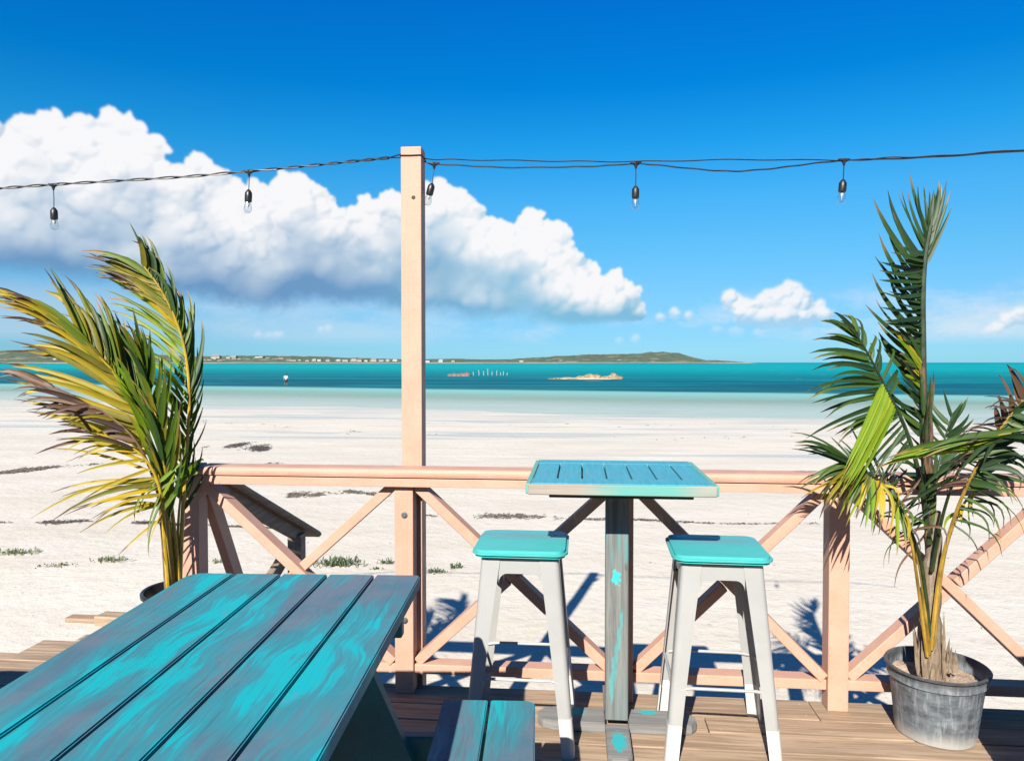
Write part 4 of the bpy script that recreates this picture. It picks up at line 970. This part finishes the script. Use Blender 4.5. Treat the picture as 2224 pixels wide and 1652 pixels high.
frond(pl, [(388, 1312, Y+.03), (392, 1210, Y+.04), (398, 1090, Y+.06), (406, 970, Y+.08), (411, 858, Y+.08), (402, 763, Y+.08), (380, 690, Y+.06), (345, 622, Y+.04), (306, 570, Y+.02)], .013, mr_y, [
    (.36, .78, 26, (-80, -110, .1), (-185, -95, .0), (10, -18), .018, [ml_m, ml_o, ml_m, ml_l]),
    (.70, .93, 18, (-180, -110, 0), (-150, -50, 0), (16, -16), .026, [ml_m, ml_o, ml_y, ml_o]),
    (.72, 1., 14, (-60, -150, .0), (-20, -50, 0), (12, -8), .024, [ml_g, ml_m, ml_o]),
    (.42, .93, 26, (22, -150, .1), (-40, -100, .05), (12, 2), .022, [ml_g, ml_m, ml_g]),
    (.22, .50, 15, (30, -95, .1), (24, -80, .05), (8, 4), .016, [ml_g, ml_g, ml_m]),
    (.24, .46, 11, (-52, -70, .05), (-45, -80, .05), (-2, -6), .015, [ml_g, ml_m])])
frond(pl, [(368, 1300, Y-.02), (366, 1200, Y-.02), (362, 1080, Y-.03), (350, 960, Y-.05), (328, 860, Y-.07), (300, 775, Y-.1)], .014, mr_y, [
    (.34, 1., 26, (-60, -150, -.05), (-50, -95, -.05), (8, -4), .024, [ml_m, ml_g, ml_o, ml_m]),
    (.30, 1., 26, (34, -200, -.05), (-20, -100, -.05), (8, 4), .024, [ml_m, ml_g, ml_m, ml_o])])
frond(pl, [(362, 1290, Y-.04), (352, 1150, Y-.05), (340, 1060, Y-.07), (300, 965, Y-.1), (240, 905, Y-.13), (170, 868, Y-.16), (95, 842, Y-.18)], .010, mr_b, [
    (.50, 1., 11, (-200, -28, -.05), (-130, -25, -.05), (0, -16), .028, [ml_b]),
    (.48, 1., 8, (-130, 22, -.05), (-85, 14, -.05), (4, -16), .020, [ml_b, ml_b, ml_y])])
frond(pl, [(366, 1295, Y-.05), (356, 1160, Y-.06), (345, 1055, Y-.08), (310, 990, Y-.12), (250, 955, Y-.16), (190, 935, Y-.2)], .010, mr_y, [
    (.45, 1., 9, (-170, -25, -.08), (-110, -28, -.08), (3, -10), .018, [ml_y, ml_o, ml_b, ml_y], 1.9),
    (.40, .95, 8, (-190, 50, -.08), (-100, 8, -.05), (5, -12), .016, [ml_y, ml_y, ml_b], 2.0)])
frond(pl, [(372, 1300, Y-.03), (362, 1190, Y-.05), (352, 1090, Y-.07), (344, 1030, Y-.08)], .012, mr_y, [
    (.62, 1., 5, (-215, 85, -.15), (-280, 98, -.2), (12, -22), .020, [ml_y, ml_o], 1.2),
    (.60, .95, 4, (-170, 45, -.1), (-235, 20, -.1), (12, -24), .015, [ml_y], .6),
    (.50, .90, 4, (-115, 95, -.1), (-185, 70, -.1), (10, -22), .012, [ml_y, ml_o], .8),
    (.55, 1., 5, (-30, 120, -.1), (-70, 90, -.1), (-12, -6), .010, [ml_m, ml_y], 1.),
    (.55, .95, 4, (34, -70, .0), (60, -30, .05), (6, -8), .020, [ml_m, ml_l], .8)])
frond(pl, [(382, 1310, Y+.02), (384, 1220, Y+.03), (388, 1120, Y+.05), (396, 1050, Y+.06), (404, 1030, Y+.06)], .010, mr_y, [
    (.75, 1., 4, (34, -50, .0), (40, 8, .0), (6, -14), .026, [ml_l, ml_m], .6), (.6, 1., 5, (-20, -90, .0), (10, -110, .0), (6, 0), .018, [ml_m], .8)])
for a, b, r in (((392, 1315), (366, 1040), .012), ((364, 1315), (349, 1060), .009)):
    bm = bmesh.new(); s_ = spline([P(a[0], a[1], Y+.01), P((a[0]+b[0])/2+2, (a[1]+b[1])/2, Y+.01), P(b[0], b[1], Y)], 14); add_tube(bm, s_, [r*(1-.35*i/13) for i in range(14)], 8); build('stem', bm, mr_y if r > .01 else mfb, pl, True, world=True)

LW = .92
ml_g = ml_k
# ---- right palm
pr_ = thing('palm', PR+Vector((0, 0, PRH-.06)), 0, 'dark green young palm with one tall upright frond, in the grey metal pot', 'palm')
Y = 3.06
bm = bmesh.new(); s_ = spline([P(2021, 1490, Y), P(2019, 1400, Y), P(2020, 1300, Y), P(2026, 1200, Y), P(2024, 1110, Y)], 20)
add_tube(bm, s_, [.052-.020*min(1, i/15.)+.004*math.sin(i*2.1) for i in range(20)], 12)
for v in bm.verts:
    q = noise.noise(v.co*22)*.006; v.co.x += q; v.co.y += noise.noise(v.co*19+Vector((3, 0, 0)))*.006
build('trunk', bm, mfb, pr_, True, world=True)
for k in range(26):                                                # torn fibre at the foot and stubs of old leaves
    a = rp.uniform(0, 6.28); x = 2021+rp.uniform(-32, 34); y = 1450+rp.uniform(-20, 14)
    b = P(x, y+14, Y+math.sin(a)*.05); leaf_mesh(pr_, b, P(x+rp.uniform(-14, 16), y-rp.uniform(30, 110), Y+math.sin(a)*.04), Vector((0, 0, 0)), rp.uniform(.010, .022), mfb, Vector((rp.uniform(-.4, .4), -1, .2)).normalized(), 4)
for k in range(9):
    x = 2064+rp.uniform(-12, 14); leaf_mesh(pr_, P(x, 1462, Y-.02), P(x+rp.uniform(-8, 12), 1462-rp.uniform(30, 62), Y-.02), Vector((0, 0, 0)), .014, mfb, Vector((rp.uniform(-.4, .4), -1, .2)).normalized(), 4)
frond(pr_, [(2022, 1140, Y), (2017, 1080, Y), (2008, 970, Y), (2004, 850, Y), (2003, 740, Y), (2003, 640, Y), (2008, 560, Y), (2020, 490, Y)], .023, mr_g, [
    (.30, .56, 13, (-75, -70, .0), (-110, -120, .0), (-8, 8), .030, [ml_g, ml_g, ml_d]),
    (.56, .84, 10, (-115, -150, .0), (-85, -175, .0), (-6, 12), .030, [ml_g]),
    (.86, .98, 6, (-75, -150, .0), (-30, -140, .0), (-4, 8), .022, [ml_g]),
    (.60, .88, 18, (-86, -12, -.12), (-86, -10, -.12), (0, 4), .022, [ml_g]),
    (.34, .62, 14, (-46, -60, -.1), (-60, -30, -.1), (-4, 4), .022, [ml_g]),
    (.86, 1., 5, (52, -190, .02), (22, -90, .02), (3, 6), .034, [ml_g], .5),
    (.95, 1., 4, (-4, -110, .02), (18, -90, .02), (2, 0), .024, [ml_g], .6),
    (.80, .86, 2, (66, -140, .02), (60, -160, .02), (2, 4), .024, [ml_g], .4)], .010)
frond(pr_, [(2018, 1180, Y-.03), (1998, 1040, Y-.06), (1966, 930, Y-.1), (1925, 845, Y-.14), (1886, 770, Y-.17), (1852, 712, Y-.2)], .013, mr_g, [
    (.45, .66, 13, (-185, 95, -.05), (-165, 20, -.08), (0, -18), .020, [ml_g, ml_d]),
    (.64, .86, 8, (-165, 5, -.08), (-110, -30, -.05), (2, -14), .022, [ml_g, ml_d]),
    (.84, 1., 7, (-90, -45, -.05), (-50, -25, -.05), (0, -8), .019, [ml_d, ml_g]),
    (.55, .98, 11, (30, -60, .1), (-30, -55, .05), (8, -8), .020, [ml_g, ml_g, ml_d]),
    (.50, .64, 10, (-118, 205, -.16), (-78, 195, -.16), (8, -8), .021, [ml_l], .55),
    (.30, .52, 10, (-60, 90, -.05), (-120, 120, -.05), (0, -10), .018, [ml_g])])
frond(pr_, [(2020, 1390, Y-.045), (1995, 1200, Y-.08), (1930, 1070, Y-.13), (1880, 1025, Y-.17), (1838, 1002, Y-.2)], .010, mr_g, [
    (.60, 1., 11, (-190, -75, -.1), (-110, -55, -.05), (6, -16), .016, [ml_d, ml_g]),
    (.66, 1., 9, (-130, 40, -.02), (-105, 55, .0), (0, -18), .024, [ml_d, ml_o, ml_d, ml_y]),
    (.70, 1., 16, (-50, 100, .05), (-60, 70, .05), (-4, -6), .015, [ml_g, ml_d, ml_o]),
    (.60, .95, 10, (-40, 110, -.05), (-70, 90, -.05), (-6, -10), .019, [ml_l, ml_d, ml_o]),
    (.35, .85, 9, (-30, -110, .05), (-70, -80, .05), (0, -8), .014, [ml_g])])
frond(pr_, [(2018, 1420, Y-.05), (2002, 1260, Y-.06), (1984, 1180, Y-.08), (1952, 1100, Y-.12), (1910, 1045, Y-.14), (1878, 1030, Y-.15)], .009, mr_yb, [
    (.55, 1., 13, (10, 95, -.06), (-18, 115, -.08), (8, -14), .022, [ml_l, ml_y, ml_d]),
    (.45, .90, 12, (50, 50, -.04), (24, 90, -.06), (20, -26), .012, [ml_y, ml_b, ml_d], 1.6),
    (.35, .8, 8, (60, -40, .05), (30, -60, .05), (14, -14), .010, [ml_b, ml_g], 1.4)])
frond(pr_, [(2026, 1220, Y+.04), (2030, 1080, Y+.08), (2045, 980, Y+.14), (2068, 900, Y+.2)], .010, mr_g, [
    (.45, 1., 12, (60, -60, .1), (32, -60, .05), (4, 4), .026, [ml_g]),
    (.35, 1., 10, (-85, -70, .05), (-30, -60, .05), (-4, 2), .022, [ml_g]),
    (.15, .5, 8, (-75, 30, 0), (-90, -20, 0), (0, -12), .014, [ml_g])])
frond(pr_, [(2022, 1410, Y-.05), (2042, 1240, Y-.07), (2074, 1120, Y-.12), (2112, 1030, Y-.17), (2156, 955, Y-.22), (2212, 880, Y-.27), (2290, 820, Y-.3)], .010, mr_yb, [
    (.42, 1., 18, (120, 26, -.1), (90, 70, -.1), (6, -20), .030, [ml_g, ml_g, ml_d]),
    (.45, .95, 14, (110, -50, -.05), (120, -20, -.1), (4, -14), .030, [ml_g, ml_g]),
    (.44, .86, 20, (-78, 22, -.1), (-70, -6, -.1), (2, -14), .009, [ml_b], .8),
    (.30, .55, 6, (95, 90, -.1), (130, 120, -.1), (26, -34), .012, [ml_g, ml_d], 1.2),
    (.70, 1., 12, (-10, -80, .0), (-40, -50, .0), (0, -10), .030, [ml_b], 1.)])
frond(pr_, [(2024, 1240, Y-.05), (2050, 1110, Y-.12), (2088, 1010, Y-.2), (2140, 960, Y-.27), (2230, 930, Y-.32)], .008, mr_g, [
    (.62, 1., 12, (-205, 30, .05), (-180, 50, .05), (0, -14), .026, [ml_l, ml_d, ml_y, ml_l], .7),
    (.4, .9, 7, (-120, 70, .05), (-60, 90, .05), (0, -18), .020, [ml_g]),
    (.5, 1., 8, (90, -30, -.05), (100, 30, -.1), (0, -10), .032, [ml_g, ml_d])])
frond(pr_, [(2014, 1425, Y-.05), (1992, 1260, Y-.08), (1975, 1160, Y-.1), (1940, 1080, Y-.12)], .008, mr_yb, [
    (.5, 1., 6, (-60, 70, -.05), (-90, 40, -.05), (-10, -22), .008, [ml_b, ml_d], 1.6)], .004)
frond(pr_, [(2026, 1400, Y-.045), (2050, 1210, Y-.03), (2084, 1110, Y), (2120, 1060, Y+.02)], .009, mr_yb, [
    (.5, 1., 6, (60, 60, 0), (110, 90, 0), (24, -30), .012, [ml_g, ml_d], 1.4), (.6, 1., 4, (-40, 60, -.05), (20, 80, -.05), (-8, -14), .020, [ml_l, ml_y], 1.)], .004)
for k in range(22):                                                # old sheaths wrapped round the stem
    y = 1180-k*15+rp.uniform(-8, 8); x = 2020-(1180-y)*.035
    leaf_mesh([c for c in pr_.children if c.name.startswith('frond')][0], P(x+rp.uniform(-9, 9), y, Y-.03), P(x+rp.uniform(-22, 18), y-rp.uniform(70, 130), Y-.035), Vector((rp.uniform(-.01, .01), 0, 0)), rp.uniform(.014, .026), rp.choice([ml_g, ml_g, ml_d, ml_b]), Vector((rp.uniform(-.5, .5), -1, .2)).normalized())
for k in range(8):
    x, y = 1935+rp.uniform(0, 50), 700+rp.uniform(0, 60); 
    leaf_mesh(pr_.children[-1], P(2002, 780+k*9, Y-.02), P(1955+rp.uniform(-22, 15), 700+k*17, Y-.08), Vector((-.01, 0, .02)), .020, rp.choice([ml_y, ml_d, ml_l]), Vector((.2, -1, .3)).normalized())

# ================================================================ BEACH: seaweed, tufts, cord, wader
def scatter(name, segs, n, m, label, smin=.015, smax=.06, hgt=.02, seed=1, cat=None):
    """drift of torn weed along chart polylines (x, y, half-width in metres)"""
    r = random.Random(seed); vs, fs = [], []
    tot = []
    for pts in segs:
        for a, b in zip(pts, pts[1:]): tot.append((a, b))
    wt = []
    for a, b in tot:
        A, B = PZ(a[0], a[1], -.87), PZ(b[0], b[1], -.87); wt.append(((A-B).length+.2, A, B, a[2], b[2], a[3] if len(a) > 3 else 1))
    W_ = sum(w[0]*w[5] for w in wt)
    for w, A, B, wa, wb, dn in wt:
        for i in range(int(n*.45*w*dn/W_)):
            t = r.random(); p = A.lerp(B, t); hw = wa+(wb-wa)*t
            nn = noise.noise(Vector((p.x*1.7, p.y*1.1, seed)))
            if nn+.5*noise.noise(Vector((p.x*6, p.y*5, seed))) < r.uniform(-.1, .4): continue
            q = r.gauss(0, .45)*hw; x, y = p.x+r.gauss(0, .05)+.0*q, p.y+q+hw*.8*noise.noise(Vector((p.x*.8, seed, 0)))
            z = sand_z(x, y)+.004; a = r.uniform(0, math.pi); s = r.uniform(smin, smax); dx, dy = math.cos(a)*s, math.sin(a)*s*.7; wx, wy = -math.sin(a)*s*.22, math.cos(a)*s*.22; h = r.uniform(.2, 1)*hgt
            k = len(vs); vs += [(x-dx, y-dy, z), (x-wx, y-wy, z+h*.5), (x+wx, y+wy, z+h), (x+dx, y+dy, z+h*.3)]; fs += [(k, k+1, k+2), (k+1, k+3, k+2)]
    me = bpy.data.meshes.new(name); me.from_pydata(vs, [], fs); me.materials.append(m); o = bpy.data.objects.new(name, me); C.objects.link(o)
    tag(o, label, cat, kind='stuff'); return o
mwd = m_plain('dry_seaweed', (.15, .125, .10), .9, var=.5, sc_=9); mwd2 = m_plain('dark_seaweed', (.085, .07, .065), .9, var=.5, sc_=9)
scatter('seaweed', [[(436, 962, .5, .6), (500, 955, .9, 2), (566, 962, .8, 2), (575, 968, .3, .5)]], 5200, mwd2, 'dark seaweed patch on the sand right of the left palm', .02, .10, .03, 2)
scatter('seaweed', [[(560, 1066, .15, .5), (620, 1072, .35, 2), (690, 1070, .35, 2), (760, 1060, .25, .7), (840, 1072, .1, .4)]], 4200, mwd, 'loose seaweed drift left of the tall post below the rail', .015, .07, .025, 3)
scatter('seaweed', [[(560, 997, .3, .4), (640, 1000, .3, .3), (725, 1005, .5, 1.6), (780, 1010, .5, 1), (810, 1014, .1, .2)]], 2000, mwd, 'thin seaweed drift near the rail left of the tall post', .02, .08, .02, 4)
scatter('seaweed', [[(0, 1022, .5, 1.2), (60, 1015, .6, 1.2), (120, 1008, .5, .8), (210, 1000, .2, .2)]], 5200, mwd, 'brown seaweed bank at the far left of the beach', .02, .09, .03, 5)
scatter('seaweed', [[(-60, 1142, .12, 1), (20, 1140, .12, 1), (120, 1139, .16, 1), (240, 1135, .16, 1.3), (330, 1137, .10, .7), (420, 1145, .06, .5), (600, 1150, .05, .2)]], 6500, mwd2, 'seaweed line across the sand behind the left palm', .012, .05, .02, 6)
scatter('seaweed', [[(905, 1116, .10, .3), (980, 1122, .16, 1), (1060, 1117, .22, 1.3), (1140, 1118, .22, 1), (1260, 1124, .14, .8), (1400, 1126, .10, .7), (1560, 1134, .06, .3), (1800, 1130, .06, .2)]], 6500, mwd, 'seaweed line across the sand behind the bar table', .012, .05, .018, 7)
scatter('seaweed', [[(500, 1196, .3, .4), (700, 1180, .4, .3), (1000, 1190, .5, .35), (1300, 1220, .6, .3), (1700, 1230, .6, .3), (2200, 1220, .6, .3)], [(0, 1080, .8, .3), (400, 1090, .8, .3), (900, 1100, .8, .3), (1700, 1095, .8, .3), (2224, 1110, .8, .3)], [(0, 1300, .5, .3), (300, 1280, .4, .3), (1000, 1330, .5, .3), (1700, 1350, .5, .3), (2200, 1340, .4, .3)]], 900, mwd, 'sparse scraps of dry weed on the pale sand', .008, .03, .01, 8)
scatter('seaweed', [[(900, 905, 1.5, .5), (1200, 908, 1.5, .4), (1560, 905, 1.5, .5), (1800, 915, 1.5, .4)], [(430, 900, 1.5, .5), (800, 925, 1.2, .4), (1500, 935, 1.0, .4), (1900, 925, 1., .3)]], 420, mwd2, 'scattered weed on the tidal flat', .05, .16, .03, 9)
mtf = m_leaf('tuft_leaf', (.12, .16, .08), (.22, .26, .14), (.30, .27, .18), .8, .25)
def tuft(x, y, w, h, label, seed, n=90):
    r = random.Random(seed); c = PZ(x, y, -.8); c.z = sand_z(c.x, c.y); k = c.y/1606
    t = thing('beach_plant', c, 0, label, 'beach plant', 'green tufts on the sand'); bm = bmesh.new(); uvl = bm.loops.layers.uv.new('UVMap')
    for i in range(n):
        bx = r.gauss(0, .30)*w*k; by = r.gauss(0, .16)*w*k; a = r.uniform(0, 6.28); ln = r.uniform(.4, 1.)*h*k; lean = r.uniform(.3, 1.3)
        d = Vector((math.cos(a)*lean, math.sin(a)*lean, 1)).normalized(); s = Vector((-math.sin(a), math.cos(a), 0))*r.uniform(.005, .011)
        p0 = Vector((bx, by, 0)); p1 = p0+d*ln*.6; p2 = p0+d*ln+Vector((0, 0, -.15*ln*lean))
        v = [bm.verts.new(q) for q in (p0-s*.5, p0+s*.5, p1+s, p1-s, p2)]
        for f, uu in (((0, 1, 2, 3), (0, 0, .6, .6)), ((3, 2, 4), (.6, .6, 1))):
            fc = bm.faces.new([v[j] for j in f])
            for lp, u in zip(fc.loops, uu): lp[uvl].uv = (u, .5)
    me = bpy.data.meshes.new('foliage'); bm.to_mesh(me); bm.free(); me.materials.append(mtf); o = bpy.data.objects.new('foliage', me); C.objects.link(o); o.parent = t
tuft(735, 1222, 84, 26, 'largest green tuft on the sand, left of the tall post', 1, 190)
tuft(840, 1219, 26, 16, 'small green tuft close against the tall post on its left', 2, 50); tuft(818, 1232, 22, 10, 'low green sprig beside the tuft at the tall post', 3, 30)
tuft(945, 1238, 46, 13, 'low green tuft just right of the tall post', 4, 60); tuft(988, 1228, 22, 18, 'small sparse green sprig left of the left bar stool', 5, 36)
tuft(36, 1202, 74, 17, 'wide green tuft at the left edge of the beach', 6, 110); tuft(124, 1229, 56, 9, 'thin flat green tuft on the left beach, nearest of its three', 7, 60); tuft(240, 1218, 50, 17, 'green tuft on the sand left of the palm stems', 8, 80)
tuft(478, 1218, 40, 12, 'faint green tuft between corner post and steps railing', 9, 40)
pts = [PZ(x, y, -.8) for x, y in ((-400, 1246), (0, 1250), (180, 1253), (360, 1257), (700, 1262), (1100, 1267), (1400, 1271), (1800, 1275), (2224, 1279), (2700, 1284))]
pts = spline(pts, 90)
for i, p in enumerate(pts): p.z = sand_z(p.x, p.y)+.004; p.y += .05*noise.noise(Vector((p.x, 0, 0)))
bm = bmesh.new(); add_tube(bm, pts, .0055, 5); o = build('cord', bm, m_plain('grey_cord', (.48, .45, .42), .9), None); tag(o, 'thin grey cord lying across the pale sand', 'cord')

# ---- wader
def wader(x, y):
    b = PZ(x, y, SEA); t = thing('person', b, 0, 'person in a white shirt and dark shorts wading in the shallows', 'person')
    sk = m_plain('skin', (.32, .18, .12), .6); sh = m_plain('white_cotton', (.75, .75, .78), .9); so = m_plain('dark_shorts', (.03, .03, .05), .9); hr = m_plain('dark_hair', (.03, .02, .02), .6)
    J = {'pel': (0, 0, .95, .14), 'wst': (0, 0, 1.10, .125), 'chs': (0, .01, 1.33, .155), 'nkb': (0, .01, 1.48, .07), 'nk': (0, 0, 1.55, .055), 'hd': (0, -.01, 1.66, .10), 'tp': (0, 0, 1.74, .075),
         'shL': (-.19, 0, 1.42, .062), 'elL': (-.27, .03, 1.15, .045), 'wrL': (-.24, -.08, .93, .032), 'hnL': (-.23, -.11, .84, .036), 'shR': (.19, 0, 1.42, .062), 'elR': (.26, .0, 1.15, .045), 'wrR': (.18, -.16, 1.0, .032), 'hnR': (.13, -.22, .98, .036),
         'hpL': (-.10, 0, .88, .105), 'knL': (-.12, -.05, .48, .062), 'anL': (-.13, .03, .08, .042), 'ftL': (-.14, -.12, .03, .035), 'hpR': (.10, 0, .88, .105), 'knR': (.13, .06, .48, .062), 'anR': (.13, .10, .08, .042), 'ftR': (.14, -.04, .03, .035)}
    E = [('pel', 'wst'), ('wst', 'chs'), ('chs', 'nkb'), ('nkb', 'nk'), ('nk', 'hd'), ('hd', 'tp')]+[(a+s, b_+s) for s in 'LR' for a, b_ in (('sh', 'el'), ('el', 'wr'), ('wr', 'hn'), ('hp', 'kn'), ('kn', 'an'), ('an', 'ft'))]+[('chs', 'shL'), ('chs', 'shR'), ('pel', 'hpL'), ('pel', 'hpR')]
    K = list(J)
    def fig(name, keys, grow, m, cut=None):
        ks = [k for k in K if k in keys]; me = bpy.data.meshes.new(name); me.from_pydata([J[k][:3] for k in ks], [(ks.index(a), ks.index(b_)) for a, b_ in E if a in ks and b_ in ks], [])
        o = bpy.data.objects.new(name, me); C.objects.link(o); o.parent = t; md = o.modifiers.new('skin', 'SKIN'); o.modifiers.new('sub', 'SUBSURF').levels = 1; o.modifiers['sub'].render_levels = 1
        for v, k in zip(me.skin_vertices[0].data, ks): v.radius = (J[k][3]+grow, (J[k][3]+grow)*.8)
        me.skin_vertices[0].data[0].use_root = True; me.materials.append(m)
        return o
    fig('body', K, 0, sk); fig('shirt', ['pel', 'wst', 'chs', 'shL', 'elL', 'shR', 'elR'], .018, sh); J['knL'] = (-.115, -.035, .58, .08); J['knR'] = (.12, .04, .58, .08); fig('shorts', ['pel', 'hpL', 'hpR', 'knL', 'knR'], .02, so)
    bm = bmesh.new(); bmesh.ops.create_icosphere(bm, subdivisions=2, radius=.118)
    for v in bm.verts: v.co = Vector((v.co.x*.88, v.co.y+.015, max(v.co.z, -.04)+1.70))
    build('hair', bm, hr, t, True)
wp = None
wader(621, 836)
for o in bpy.data.objects:
    if o.get('category') == 'person': o.location.z -= .28
